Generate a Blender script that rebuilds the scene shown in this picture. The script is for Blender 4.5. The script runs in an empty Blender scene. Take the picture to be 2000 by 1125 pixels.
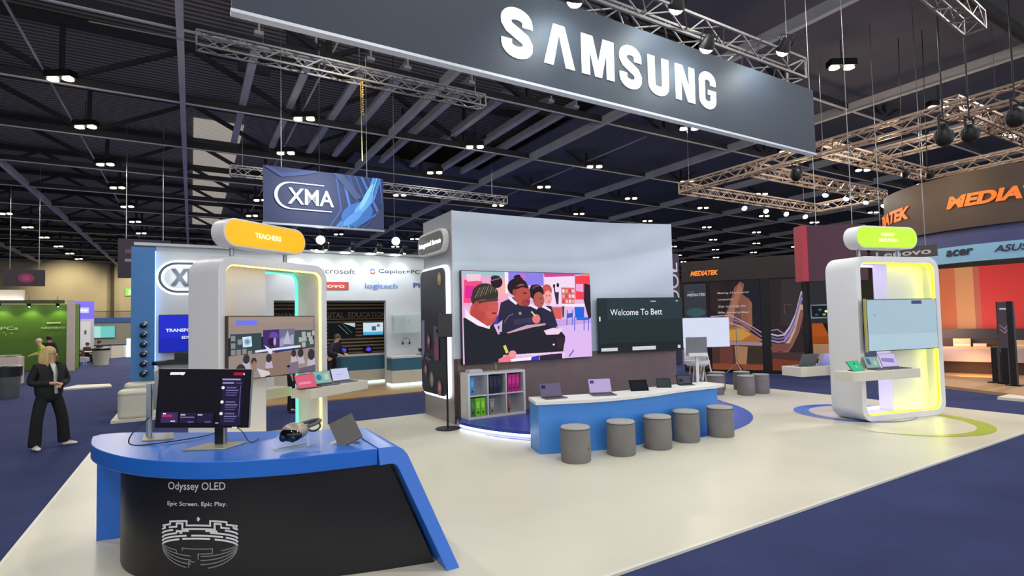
import bpy, bmesh, math, random
from mathutils import Vector, Matrix, Euler
R = math.radians
PI = math.pi
random.seed(7)
S = bpy.context.scene
C = S.collection

def c(h, a=1.0):
    """sRGB hex -> linear rgb"""
    h = h.lstrip('#')
    if len(h) == 3: h = ''.join(a + a for a in h)
    v = [int(h[i:i + 2], 16) / 255 for i in (0, 2, 4)]
    return tuple(x / 12.92 if x <= .04045 else ((x + .055) / 1.055) ** 2.4 for x in v) + (a,)

# ------------------------------------------------------------------ camera
EYE = Vector((0, 0, 1.9))
YAW, PITCH, ROLL = 1.0308, .042349, -.02345
F_PX, CX, CY = 1046.65, 1000.0, 582.82
_f = Vector((math.cos(PITCH) * math.cos(YAW), math.cos(PITCH) * math.sin(YAW), math.sin(PITCH)))
_r0 = Vector((math.sin(YAW), -math.cos(YAW), 0))
_u0 = _r0.cross(_f)
_r = math.cos(ROLL) * _r0 + math.sin(ROLL) * _u0
_u = -math.sin(ROLL) * _r0 + math.cos(ROLL) * _u0
cam = bpy.data.cameras.new('camera')
cam.sensor_width = 36
cam.lens = F_PX / 2000 * 36
cam.shift_x = 0
cam.shift_y = (CY - 562.5) / 2000
cam.clip_end = 400
co = bpy.data.objects.new('camera', cam)
C.objects.link(co)
m = Matrix((_r, _u, -_f)).transposed().to_4x4()
m.translation = EYE
co.matrix_world = m
S.camera = co

# ------------------------------------------------------------------ world, exposure
W = bpy.data.worlds.new('world')
S.world = W
W.use_nodes = True
W.node_tree.nodes['Background'].inputs[0].default_value = (.67, .68, .71, 1)
W.node_tree.nodes['Background'].inputs[1].default_value = 1.45
S.view_settings.view_transform = 'Standard'
S.view_settings.look = 'None'
S.view_settings.gamma = 1
S.view_settings.use_curve_mapping = False
S.view_settings.exposure = 0.62
S.cycles.use_denoising = True
S.cycles.max_bounces = 6
S.cycles.diffuse_bounces = 3
S.cycles.glossy_bounces = 3
S.cycles.transmission_bounces = 6
S.cycles.transparent_max_bounces = 8
S.cycles.sample_clamp_indirect = 6
S.cycles.caustics_reflective = False
S.cycles.caustics_refractive = False

def lamp(kind, loc, energy, color=(1, 1, 1), size=.3, target=None, spot=60, blend=.5, size_y=None, parent=None):
    d = bpy.data.lights.new(kind.lower() + '_light', kind)
    d.energy = energy
    d.color = color[:3]
    if kind == 'AREA':
        d.shape = 'RECTANGLE' if size_y else 'DISK'
        d.size = size
        if size_y: d.size_y = size_y
    elif kind == 'SPOT':
        d.spot_size = R(spot); d.spot_blend = blend; d.shadow_soft_size = size
    else:
        d.shadow_soft_size = size
    o = bpy.data.objects.new(d.name, d)
    C.objects.link(o)
    o.location = loc
    if target is not None:
        o.rotation_euler = (Vector(target) - Vector(loc)).to_track_quat('-Z', 'Y').to_euler()
    if parent: o.parent = parent
    return o

# hall lamps: one lamp under each twin fixture near the stand
FIX_X = [-12, -4, 4.2, 12.5, 20.4, 28.3, 36.3]
for x in (-4, 4.2, 12.5, 20.4):
    for y in (-3, 3, 10.2, 17, 24, 29.5):
        lamp('AREA', (x, y, 10.8), 135, (1, .985, .95), .5)
for x in (-12, -4, 4.2, 12.5, 20.4, 28.3):
    for y in (37, 48, 60, 74):
        lamp('AREA', (x, y, 10.8), 420, (1, .9, .76), .6)
for y in (6, 16, 26):
    lamp('AREA', (28.3, y, 10.8), 500, (1, .9, .8), .5)

# ------------------------------------------------------------------ materials
MATS = {}
def mat(name, col, rough=.5, metal=0., emit=None, es=1., noise=None, bump=None, spec=None, trans=0., alpha=1., coat=0., stripes=None):
    """noise=(scale, amount) mottles the colour, bump=(scale, strength) roughens, stripes=(axis, scale, colour, sharp)"""
    if name in MATS: return MATS[name]
    M = bpy.data.materials.new(name)
    M.use_nodes = True
    nt = M.node_tree
    b = nt.nodes['Principled BSDF']
    if isinstance(col, str): col = c(col)
    b.inputs['Base Color'].default_value = col
    b.inputs['Roughness'].default_value = rough
    b.inputs['Metallic'].default_value = metal
    if spec is not None: b.inputs['Specular IOR Level'].default_value = spec
    if trans: b.inputs['Transmission Weight'].default_value = trans
    if alpha < 1: b.inputs['Alpha'].default_value = alpha
    if coat: b.inputs['Coat Weight'].default_value = coat
    if emit is not None:
        if isinstance(emit, str): emit = c(emit)
        b.inputs['Emission Color'].default_value = emit
        b.inputs['Emission Strength'].default_value = es
    tc = None
    if noise or bump or stripes:
        tc = nt.nodes.new('ShaderNodeTexCoord')
    if noise:
        n = nt.nodes.new('ShaderNodeTexNoise'); n.inputs['Scale'].default_value = noise[0]; n.inputs['Detail'].default_value = 4
        nt.links.new(tc.outputs['Object'], n.inputs['Vector'])
        r = nt.nodes.new('ShaderNodeMapRange')
        r.inputs[3].default_value = 1 - noise[1]; r.inputs[4].default_value = 1 + noise[1]
        r.inputs[1].default_value = .3; r.inputs[2].default_value = .7
        nt.links.new(n.outputs['Fac'], r.inputs[0])
        mx = nt.nodes.new('ShaderNodeVectorMath'); mx.operation = 'SCALE'
        mx.inputs[0].default_value = col[:3]
        nt.links.new(r.outputs[0], mx.inputs['Scale'])
        nt.links.new(mx.outputs[0], b.inputs['Base Color'])
    if stripes:
        ax, sc, c2, sharp = stripes
        w = nt.nodes.new('ShaderNodeTexWave'); w.bands_direction = ax; w.inputs['Scale'].default_value = sc
        nt.links.new(tc.outputs['Object'], w.inputs['Vector'])
        r = nt.nodes.new('ShaderNodeMapRange'); r.inputs[1].default_value = .5 - sharp; r.inputs[2].default_value = .5 + sharp
        nt.links.new(w.outputs['Fac'], r.inputs[0])
        mx = nt.nodes.new('ShaderNodeMix'); mx.data_type = 'RGBA'
        mx.inputs[6].default_value = col; mx.inputs[7].default_value = c(c2)
        nt.links.new(r.outputs[0], mx.inputs[0]); nt.links.new(mx.outputs[2], b.inputs['Base Color'])
    if bump:
        n = nt.nodes.new('ShaderNodeTexNoise'); n.inputs['Scale'].default_value = bump[0]; n.inputs['Detail'].default_value = 3
        nt.links.new(tc.outputs['Object'], n.inputs['Vector'])
        bp = nt.nodes.new('ShaderNodeBump'); bp.inputs['Strength'].default_value = bump[1]; bp.inputs['Distance'].default_value = .01
        nt.links.new(n.outputs['Fac'], bp.inputs['Height']); nt.links.new(bp.outputs[0], b.inputs['Normal'])
    MATS[name] = M
    return M

def picmat(name, strength=0., rough=.5):
    """printed (strength 0) or lit surface whose colours sit in the mesh's Col attribute"""
    if name in MATS: return MATS[name]
    M = bpy.data.materials.new(name); M.use_nodes = True
    nt = M.node_tree; b = nt.nodes['Principled BSDF']
    a = nt.nodes.new('ShaderNodeAttribute'); a.attribute_name = 'Col'
    b.inputs['Roughness'].default_value = rough
    if strength:
        b.inputs['Base Color'].default_value = (.003, .003, .003, 1)
        nt.links.new(a.outputs['Color'], b.inputs['Emission Color'])
        b.inputs['Emission Strength'].default_value = strength
        b.inputs['Specular IOR Level'].default_value = .04
    else:
        nt.links.new(a.outputs['Color'], b.inputs['Base Color'])
    MATS[name] = M
    return M

# ------------------------------------------------------------------ mesh builder
class MB:
    def __init__(s): s.v = []; s.f = []; s.c = []; s.col = (1, 1, 1, 1)
    def add(s, vs, fs, M=None):
        n = len(s.v)
        for p in vs:
            p = Vector(p)
            s.v.append(M @ p if M else p)
        for f in fs:
            s.f.append([n + i for i in f]); s.c.append(s.col)
        return s
    def box(s, x0, x1, y0, y1, z0, z1, M=None):
        v = [(x, y, z) for x in (x0, x1) for y in (y0, y1) for z in (z0, z1)]
        return s.add(v, [(0, 1, 3, 2), (4, 6, 7, 5), (0, 4, 5, 1), (2, 3, 7, 6), (0, 2, 6, 4), (1, 5, 7, 3)], M)
    def bar(s, p, q, w, h, up=(0, 0, 1)):
        p = Vector(p); q = Vector(q); d = (q - p).normalized(); up = Vector(up)
        if abs(d.dot(up)) > .98: up = Vector((1, 0, 0))
        x = d.cross(up).normalized(); y = x.cross(d)
        vs = [o + x * a * w / 2 + y * b_ * h / 2 for o in (p, q) for a, b_ in ((-1, -1), (1, -1), (1, 1), (-1, 1))]
        return s.add(vs, [(0, 3, 2, 1), (4, 5, 6, 7), (0, 1, 5, 4), (1, 2, 6, 5), (2, 3, 7, 6), (3, 0, 4, 7)])
    def tube(s, path, r, n=8, closed=False, cap=True):
        path = [Vector(p) for p in path]; k = len(path); rs = r if isinstance(r, (list, tuple)) else [r] * k
        vs = []; ref = None
        for i, p in enumerate(path):
            a = path[(i - 1) % k] if (i or closed) else p
            b_ = path[(i + 1) % k] if (i < k - 1 or closed) else p
            d = (b_ - a)
            d = d.normalized() if d.length > 1e-9 else Vector((0, 0, 1))
            if ref is None:
                ref = Vector((0, 0, 1)) if abs(d.z) < .9 else Vector((1, 0, 0))
            x = d.cross(ref).normalized(); y = x.cross(d).normalized(); ref = y
            vs += [p + (x * math.cos(t) + y * math.sin(t)) * rs[i] for t in [2 * PI * j / n for j in range(n)]]
        fs = []
        for i in range(k if closed else k - 1):
            for j in range(n):
                a = i * n + j; b_ = i * n + (j + 1) % n; e = ((i + 1) % k) * n
                fs.append((a, b_, e + (j + 1) % n, e + j))
        if not closed and cap:
            fs.append(tuple(range(n))[::-1]); fs.append(tuple((k - 1) * n + j for j in range(n)))
        return s.add(vs, fs)
    def lathe(s, prof, n=24, M=None, cap=True):
        vs = [(r * math.cos(2 * PI * j / n), r * math.sin(2 * PI * j / n), z) for r, z in prof for j in range(n)]
        fs = [(i * n + j, i * n + (j + 1) % n, (i + 1) * n + (j + 1) % n, (i + 1) * n + j) for i in range(len(prof) - 1) for j in range(n)]
        if cap:
            fs.append(tuple(range(n))[::-1]); fs.append(tuple((len(prof) - 1) * n + j for j in range(n)))
        return s.add(vs, fs, M)
    def ball(s, ctr, r, n=12, M=None):
        r = r if isinstance(r, (tuple, list)) else (r, r, r)
        vs = []; m_ = n // 2
        for i in range(m_ + 1):
            t = PI * i / m_
            for j in range(n):
                a = 2 * PI * j / n
                vs.append((ctr[0] + r[0] * math.sin(t) * math.cos(a), ctr[1] + r[1] * math.sin(t) * math.sin(a), ctr[2] + r[2] * math.cos(t)))
        fs = [(i * n + j, (i + 1) * n + j, (i + 1) * n + (j + 1) % n, i * n + (j + 1) % n) for i in range(m_) for j in range(n)]
        return s.add(vs, fs, M)
    def prism(s, poly, z0, z1, M=None):
        n = len(poly)
        vs = [(x, y, z0) for x, y in poly] + [(x, y, z1) for x, y in poly]
        fs = [tuple(range(n))[::-1], tuple(range(n, 2 * n))] + [(i, (i + 1) % n, n + (i + 1) % n, n + i) for i in range(n)]
        return s.add(vs, fs, M)
    def wall(s, poly, y0, y1, M=None):
        """polygon in x,z extruded along y"""
        n = len(poly)
        vs = [(x, y0, z) for x, z in poly] + [(x, y1, z) for x, z in poly]
        fs = [tuple(range(n)), tuple(range(n, 2 * n))[::-1]] + [((i + 1) % n, i, n + i, n + (i + 1) % n) for i in range(n)]
        return s.add(vs, fs, M)
    def ring(s, outer, inner, y0, y1, M=None):
        """frame between two same-length x,z loops, extruded along y"""
        n = len(outer)
        vs = [(x, y, z) for y in (y0, y1) for L in (outer, inner) for x, z in L]
        fs = []
        for i in range(n):
            j = (i + 1) % n
            fs += [(i, j, n + j, n + i), (2 * n + j, 2 * n + i, 3 * n + i, 3 * n + j), (j, i, 2 * n + i, 2 * n + j), (n + i, n + j, 3 * n + j, 3 * n + i)]
        return s.add(vs, fs, M)
    def build(s, name, material, parent=None, smooth=True, bevel=0, loc=None):
        me = bpy.data.meshes.new(name)
        o = bpy.data.objects.new(name, me); C.objects.link(o)
        off = Vector(loc) if loc is not None else Vector((0, 0, 0))
        me.from_pydata([v - off for v in s.v], [], s.f)
        b = bmesh.new(); b.from_mesh(me); bmesh.ops.recalc_face_normals(b, faces=b.faces); b.to_mesh(me); b.free()
        if material: me.materials.append(material)
        if smooth:
            me.shade_smooth(); me.set_sharp_from_angle(angle=R(38))
        if bevel:
            mo = o.modifiers.new('edge', 'BEVEL'); mo.width = bevel; mo.segments = 2; mo.limit_method = 'ANGLE'
        if parent: o.parent = parent
        if loc is not None: o.location = loc
        return o

def rrect(w, h, r, n=6, x=0, z=0):
    """rounded rectangle loop centred on x, z"""
    out = []
    for cx_, cz_, a0 in ((w / 2 - r, h / 2 - r, 0), (-w / 2 + r, h / 2 - r, 90), (-w / 2 + r, -h / 2 + r, 180), (w / 2 - r, -h / 2 + r, 270)):
        for i in range(n + 1):
            a = R(a0 + 90 * i / n)
            out.append((x + cx_ + r * math.cos(a), z + cz_ + r * math.sin(a)))
    return out

def font_mesh(txt, bold=0., extrude=0., res=3):
    cu = bpy.data.curves.new('lettering', 'FONT'); cu.body = txt; cu.offset = bold; cu.extrude = extrude; cu.resolution_u = res
    o = bpy.data.objects.new('lettering', cu); C.objects.link(o)
    dg = bpy.context.evaluated_depsgraph_get()
    me = bpy.data.meshes.new_from_object(o.evaluated_get(dg))
    vs = [tuple(v.co) for v in me.vertices]; fs = [tuple(p.vertices) for p in me.polygons]
    bpy.data.objects.remove(o); bpy.data.curves.remove(cu); bpy.data.meshes.remove(me)
    return vs, fs

class Pic(MB):
    """flat picture or print built of coloured shapes in the x,z plane, facing -y; each later shape lies a hair further forward"""
    def __init__(s, w, h, bg='#000000', step=.0006, grad=None):
        super().__init__(); s.w = w; s.h = h; s.k = 0; s.step = step; s.vc = {}
        s.rect(0, 0, w, h, bg)
    def _y(s): s.k += 1; return -s.step * s.k
    def poly(s, pts, col):
        s.col = c(col); y = s._y(); s.add([(x, y, z) for x, z in pts], [tuple(range(len(pts)))])
    def rect(s, x0, z0, x1, z1, col): s.poly([(x0, z0), (x1, z0), (x1, z1), (x0, z1)], col)
    def ell(s, x, z, rx, rz, col, n=20, a=0):
        s.poly([(x + rx * math.cos(t) * math.cos(a) - rz * math.sin(t) * math.sin(a), z + rx * math.cos(t) * math.sin(a) + rz * math.sin(t) * math.cos(a)) for t in [2 * PI * i / n for i in range(n)]], col)
    def line(s, pts, w, col, closed=False):
        s.col = c(col); y = s._y(); P = [Vector(p) for p in pts]; n = len(P); vs = []
        for i, p in enumerate(P):
            a = P[(i - 1) % n] if (i or closed) else p; b_ = P[(i + 1) % n] if (i < n - 1 or closed) else p
            d = (b_ - a).normalized() if (b_ - a).length > 1e-9 else Vector((1, 0)); q = Vector((-d.y, d.x))
            k = 1.
            if i and i < n - 1 or closed:
                d1 = (p - a).normalized(); k = 1 / max(.4, abs(Vector((-d1.y, d1.x)).dot(q)))
            for sgn in (1, -1):
                e = p + q * sgn * w / 2 * k; vs.append((e.x, y, e.y))
        s.add(vs, [(2 * i, 2 * i + 1, (2 * i + 3) % (2 * n), (2 * i + 2) % (2 * n)) for i in range(n if closed else n - 1)])
    def text(s, txt, x, z, h=None, col='#ffffff', w=None, bold=0., align='l', shear=0):
        vs, fs = font_mesh(txt, bold)
        if not vs: return
        x0 = min(v[0] for v in vs); x1 = max(v[0] for v in vs); z0 = min(v[1] for v in vs); z1 = max(v[1] for v in vs)
        kz = h / (z1 - z0) if h else w / (x1 - x0); kx = w / (x1 - x0) if w else kz
        W_ = (x1 - x0) * kx; ox = {'l': 0, 'c': -W_ / 2, 'r': -W_}[align]
        s.col = c(col); y = s._y()
        s.add([(x + ox + (v[0] - x0) * kx + shear * (v[1] - z0) * kz, y, z + (v[1] - z0) * kz) for v in vs], fs)
    def build(s, name, material, parent=None, loc=None, rot=None):
        me = bpy.data.meshes.new(name); o = bpy.data.objects.new(name, me); C.objects.link(o)
        me.from_pydata(s.v, [], s.f)
        at = me.color_attributes.new('Col', 'FLOAT_COLOR', 'CORNER')
        i = 0
        for f, col in zip(s.f, s.c):
            for _ in f:
                at.data[i].color = col; i += 1
        if material: me.materials.append(material)
        if parent: o.parent = parent
        if loc is not None: o.location = loc
        if rot is not None: o.rotation_euler = rot
        return o

# ------------------------------------------------------------------ naming
def tag(o, label, cat, group=None, kind=None):
    o['label'] = label
    if cat: o['category'] = cat
    if group: o['group'] = group
    if kind: o['kind'] = kind
    return o
def thing(name, label, cat, loc=(0, 0, 0), rot=0, group=None):
    o = bpy.data.objects.new(name, None); C.objects.link(o); o.empty_display_size = .1
    o.location = loc; o.rotation_euler = rot if hasattr(rot, '__len__') else (0, 0, rot)
    return tag(o, label, cat, group)
def struct(o, label=None):
    o['kind'] = 'structure'
    if label: o['label'] = label
    return o
def kids(o): return [x for x in bpy.data.objects if x.parent == o]
def dup(root, loc, rot=None, label=None, group=None, cache={}):
    if root.name not in cache: cache[root.name] = [(k, kids(k)) for k in kids(root)]
    r = root.copy(); C.objects.link(r); r.location = loc
    if rot is not None: r.rotation_euler = rot if hasattr(rot, '__len__') else (0, 0, rot)
    if label: r['label'] = label
    if group: r['group'] = group
    for k, gs in cache[root.name]:
        k2 = k.copy(); C.objects.link(k2); k2.parent = r
        for g in gs:
            g2 = g.copy(); C.objects.link(g2); g2.parent = k2
    return r

# shared materials
M_white = mat('white_laminate', '#dcdcd8', .42, noise=(3, .02))
M_cream = mat('cream_paint', '#d2cec0', .5, noise=(2, .03))
M_steel = mat('brushed_steel', '#9a9ea2', .35, 1., noise=(30, .08))
M_alu = mat('truss_aluminium', '#8d8b8a', .42, .85, noise=(12, .1))
M_dark = mat('black_plastic', '#0c0c0f', .4, noise=(20, .1))
M_blk = mat('black_metal', '#141416', .5, .3, noise=(10, .1))
M_blue = mat('blue_paint', '#1e66c6', .33, noise=(2, .03), coat=.08)
M_screen = picmat('lit_screen', .68, .3)
M_print = picmat('printed_panel', 0, .55)
M_glass = mat('clear_acrylic', '#dff1f2', .08, alpha=.22)
M_white_lit = mat('white_letter_light', '#ffffff', .4, emit='#f6f9ff', es=1.6, noise=(2, .01))
M_led_white = mat('cool_led_strip', '#ffffff', .4, emit='#dfe9ff', es=3.2, noise=(2, .01))

# ================================================================== THE HALL
M_carpet = mat('navy_carpet', '#383f65', .95, noise=(1.3, .10), bump=(180, .5), spec=.1)
M_plat = mat('beige_stand_floor', '#cfcab8', .38, noise=(.8, .04), spec=.35)
struct(MB().box(-70, 120, -12, 95, -.06, -.02).build('floor', M_carpet, smooth=False))
PX0, PX1, PY0, PY1 = -1.34, 12.82, 3.14, 10.72
struct(MB().box(PX0, PX1, PY0, PY1, -.02, 0).build('floor_platform', M_plat, smooth=False))
M_edge = mat('white_edge_trim', '#d8d5c8', .4, noise=(4, .02))
e = MB()
for a, b_ in (((PX0, PY0), (PX1, PY0)), ((PX1, PY0), (PX1, PY1)), ((PX1, PY1), (PX0, PY1)), ((PX0, PY1), (PX0, PY0))):
    e.bar((a[0], a[1], -.009), (b_[0], b_[1], -.009), .035, .022)
struct(e.build('trim_1', M_edge, smooth=False))

# ceiling deck: corrugated steel
M_deck = mat('corrugated_roof_deck', '#a89e90', .7, stripes=('Y', 1.0, '#5a554e', .3), bump=(6, .3))
M_panelblk = mat('black_ceiling_panel', '#585a68', .9, noise=(.4, .15))
struct(MB().box(-70, 120, -12, 95, 13.6, 13.8).build('ceiling', M_deck, smooth=False))
struct(MB().box(16.4, 110, -12, 92, 11.9, 12.0).box(8.2, 16.4, 31.2, 92, 11.9, 12.0).box(8.2, 16.4, -12, 12.4, 11.9, 12.0)
       .build('ceiling_panel', M_panelblk, smooth=False))
M_sky = mat('translucent_rooflight', '#b9b3a6', .6, stripes=('Y', 1.3, '#8f8a80', .4), emit='#b0a89c', es=.42)
sk = MB()
for y0, y1 in ((34, 38.8), (39.4, 45), (45.6, 51.3), (52, 57.6), (58.2, 64), (64.6, 70)):
    sk.box(.1, 2.6, y0, y1, 13.5, 13.58)
struct(sk.build('ceiling_rooflight', M_sky, smooth=False))
M_wall = mat('beige_hall_wall', '#a99f8a', .8, stripes=('Z', 2.6, '#8f8672', .08))
M_wall2 = mat('plain_hall_wall', '#b3a88c', .85, noise=(.3, .08))
struct(MB().box(-70, 120, 92, 92.3, 0, 4.6).build('wall_back', M_wall, smooth=False))
struct(MB().box(-70, 120, 91.9, 92.3, 4.6, 13.6).build('wall_back_upper', M_wall2, smooth=False))
struct(MB().box(112, 112.3, -12, 92, 0, 13.6).build('wall_right', M_wall2, smooth=False))
struct(MB().box(-70.3, -70, -12, 92, 0, 13.6).build('wall_left', M_wall2, smooth=False))
wd = MB()
for x in (-9.5, -2.2): wd.box(x, x + .35, 91.2, 91.9, 0, 11)
struct(wd.build('wall_back_column', mat('dark_column', '#4a4438', .8, noise=(1, .1)), smooth=False))
for x, y, z in ((-6, 88, 9), (-14, 88, 9), (6, 88, 9)):
    lamp('SPOT', (x, 86, 10.5), 1500, (1, .86, .6), .3, (x, 92, 6.5), 95, .9)

# roof steelwork: lattice girders along x, flanged beams along y
M_beam = mat('roof_girder_steel', '#2c2b2e', .7, noise=(.6, .12))
M_flange = mat('grey_flange_steel', '#c9c8c8', .6, 0, noise=(.8, .1))
n_tr = 0
for i, y in enumerate((6.2, 12.5, 18.8, 25, 31.2, 37.5, 43.8, 50, 56.3, 62.6, 69, 75.2, 81.5, 87.8)):
    g = MB()
    x0, x1 = (-62, 105)
    g.box(x0, x1, y - .12, y + .12, 11.0, 11.28).box(x0, x1, y - .16, y + .16, 13.2, 13.5)
    x = -61.5; k = 0
    while x < (30 if y > 12 else 10):
        g.bar((x, y, 11.2), (x + 4.1, y, 13.3) if k % 2 == 0 else (x + .01, y, 13.3), .16, .16)
        if k % 2 == 0: g.bar((x + 4.1, y, 13.3), (x + 8.2, y, 11.2), .2, .2)
        if k % 2: x += 8.2
        k += 1
    struct(g.build('ceiling_girder', M_beam, smooth=False))
    struct(MB().box(x0, x1, y - .13, y - .03, 10.955, 11.0).build('trim_%d' % (10 + i), M_flange if y > 12 else M_beam, smooth=False))
for i, x in enumerate((-57.6, -49.4, -41.3, -33.1, -24.9, -16.8, -8.7, -.3, 8.2, 16.3, 25.2, 33, 40.8, 49, 57.2, 65.4, 73.6, 81.8, 90, 98)):
    struct(MB().box(x - .10, x + .10, -12, 91, 10.84, 10.88).box(x - .04, x + .04, -12, 91, 10.88, 11.25).build('ceiling_beam', M_flange, smooth=False))
# purlin strips over the middle bay
for x in (1.9, 3.7, 5.6, 7.0, 9.7, 11.6, 13.6, 15.0):
    struct(MB().box(x - .14, x + .14, 18.9, 31, 11.5, 11.62).box(x - .03, x + .03, 18.9, 31, 11.62, 11.9).build('ceiling_purlin', M_flange, smooth=False))
M_duct = mat('grey_service_duct', '#47464c', .6, .3, noise=(2, .1))
du = MB()
for x, y, w in ((3, 20.5, 1.4), (3.2, 23, 1.2), (6.5, 22.5, 1.3), (9, 25, 1.6), (11.5, 22, 1.8), (12.6, 26.5, 1.2), (1.6, 23.6, 1.2), (10, 28.5, 2), (5, 28, 1.0)):
    du.box(x, x + w, y, y + .35, 12.3, 12.6)
struct(du.build('ceiling_duct', M_duct, smooth=False))
# slim cable trays crossing
for (a, b_) in (((-4.6, -4.6), (20, 88)), ((4.2, 4.2), (14, 60)), ((20.4, 20.4), (20, 60))):
    struct(MB().box(a[0] - .03, a[0] + .03, b_[0], b_[1], 11.35, 11.4).build('ceiling_cable_tray', M_flange, smooth=False))

# twin ceiling fixtures
M_lens = mat('lit_lamp_lens', '#fff6e0', .4, emit='#fff0d2', es=12.0, noise=(4, .01))
fx = thing('ceiling_light', 'twin-lens dark light fitting hanging under the hall roof', 'ceiling light', (0, 0, 0), 0, 'twin light fittings under the hall roof')
MB().box(-.47, .47, -.18, .18, .06, .3).tube([(0, 0, .3), (0, 0, 1.2)], .015, 6).build('housing', M_blk, fx, smooth=False)
for s in (-.27, .27):
    MB().lathe([(.15, .05), (.175, 0), (.14, -.015)], 14, Matrix.Translation((s, 0, .0))).build('lens', M_lens, fx)
first = True
for x in (-12, -4, 4.2, 12.5, 20.4, 28.3, 36.3, 44.5, 52.5, 60.6, 68.8):
    ys = (10.2, 17.2, 24.2, 29.5, 35.8, 41.4, 47.5, 53.9, 60.2, 66.2, 72.6, 78.8, 84.5)
    for y in ys:
        if x < -5 and y < 50 or x == 4.2 and y > 62 or x in (4.2, 12.5) and y < 20 or x == -4 and y < 20: continue
        if x > 40 and y > 62: continue
        rot = YAW - PI / 2
        if first: fx.location = (x, y, 10.85); fx.rotation_euler[2] = rot; first = False
        else: dup(fx, (x, y, 10.85), rot)

# ------------------------------------------------------------------ exhibition trusses
def truss_mesh(p, q, s=.32, r=.024, pitch=.5, mb=None):
    mb = mb or MB(); p = Vector(p); q = Vector(q); d = (q - p).normalized(); L = (q - p).length
    x = d.cross(Vector((0, 0, 1))).normalized(); z = Vector((0, 0, 1))
    cs = [x * a * s / 2 + z * b_ * s / 2 for a, b_ in ((-1, -1), (1, -1), (1, 1), (-1, 1))]
    for k in cs: mb.bar(p + k, q + k, 2 * r, 2 * r)
    n = max(2, int(L / pitch)); st = L / n
    for i in range(n):
        for j in range(4):
            a, b_ = (cs[j], cs[(j + 1) % 4]) if i % 2 else (cs[(j + 1) % 4], cs[j])
            mb.bar(p + d * st * i + a, p + d * st * (i + 1) + b_, r, r)
    for e_ in (p, q):
        for j in range(4): mb.bar(e_ + cs[j], e_ + cs[(j + 1) % 4], r * 1.5, r * 1.5)
    return mb
def truss(label, segs, group=None, hang=None, s=.32, r=.024, matl=None):
    mb = MB()
    for p, q in segs: truss_mesh(p, q, s, r, .5, mb)
    p0 = Vector(segs[0][0])
    t = thing('lighting_truss', label, 'truss', p0, 0, group)
    mb.build('lattice', matl or M_alu, t, smooth=False).location = -p0
    if hang:
        h = MB()
        for q in hang: h.tube([q, (q[0], q[1], 11.92 if q[0] > 16.4 or (q[0] > 8.2 and not 12.4 < q[1] < 31.2) else 13.62)], .007, 6)
        h.build('hanging_cable', M_steel, t).location = -p0
    return t

# main sign above the stand
SY = 6.0
M_fab = mat('slate_sign_fabric', '#39404b', .6, noise=(.5, .03), spec=.3)
sg = thing('hanging_banner', 'long slate-coloured hanging banner with huge white letters over the stand', 'banner', (5.6, SY, 5.15))
MB().box(-5.25, 5.25, 0, .09, 0, 1.30).build('fabric_panel', M_fab, sg, smooth=False)
MB().box(-5.26, 5.26, -.012, .10, -.035, 0).build('bottom_rail', mat('silver_rail', '#b9bcc2', .4, .3, emit='#8a8f98', es=.25, noise=(3, .05)), sg, smooth=False)

def stroke(pts, w, cap=0):
    """thick flat-ended stroke -> polygon"""
    P = [Vector(p) for p in pts]; L = []; Rr = []
    for i, p in enumerate(P):
        a = P[max(0, i - 1)]; b_ = P[min(len(P) - 1, i + 1)]; d = (b_ - a).normalized(); q = Vector((-d.y, d.x))
        L.append(p + q * w / 2); Rr.append(p - q * w / 2)
    return L, Rr
def ribbon(mb, pts, w, y0, y1):
    L, Rr = stroke(pts, w)
    for i in range(len(L) - 1):
        mb.wall([tuple(L[i]), tuple(L[i + 1]), tuple(Rr[i + 1]), tuple(Rr[i])], y0, y1)
def arc(cx_, cz, rx, rz, a0, a1, n=10):
    return [(cx_ + rx * math.cos(R(a0 + (a1 - a0) * i / n)), cz + rz * math.sin(R(a0 + (a1 - a0) * i / n))) for i in range(n + 1)]
def bold_letter(ch, mb, x, z, w, h, y0, y1):
    t = w * .33
    T = lambda pts: [(x + a * w, z + b_ * h) for a, b_ in pts]
    k = .165
    if ch == 'S':
        pts = arc(.5, .765, .335, .165, 0, 180, 10)
        pts = [(.835, .66)] + pts[0:] + [(.165, .70)] + [(.25, .60), (.5, .50), (.75, .40), (.835, .29)] + arc(.5, .235, .335, .165, 0, -180, 10)[1:] + [(.165, .34)]
        ribbon(mb, T(pts), t, y0, y1)
    elif ch == 'A':
        mb.wall(T([(0, 0), (.30, 0), (.5, .80), (.70, 0), (1, 0), (.68, 1), (.32, 1)]), y0, y1)
    elif ch == 'M':
        mb.wall(T([(0, 0), (.24, 0), (.24, .68), (.40, 0), (.60, 0), (.76, .68), (.76, 0), (1, 0), (1, 1), (.66, 1), (.5, .36), (.34, 1), (0, 1)]), y0, y1)
    elif ch == 'U':
        ribbon(mb, T([(.165, 1), (.165, .6)] + arc(.5, .24, .335, .165, 180, 360, 10) + [(.835, .6), (.835, 1)]), t, y0, y1)
    elif ch == 'N':
        mb.wall(T([(0, 0), (.29, 0), (.29, .62), (.63, 0), (1, 0), (1, 1), (.71, 1), (.71, .38), (.37, 1), (0, 1)]), y0, y1)
    elif ch == 'G':
        ribbon(mb, T([(.835, .66)] + arc(.5, .765, .335, .165, 0, 180, 10) + arc(.5, .235, .335, .165, 180, 360, 10) + [(.835, .40)]), t, y0, y1)
        mb.wall(T([(.52, .38), (1, .38), (1, .52), (.52, .52)]), y0, y1)
M_letter = mat('white_sign_letter', '#eef3f2', .5, emit='#dfe8e8', es=.08, noise=(2, .01))
lm = MB()
xs = [3.52, 4.20, 4.87, 5.60, 6.20, 6.82, 7.40]
ws = [.50, .54, .62, .46, .46, .46, .42]
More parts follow.
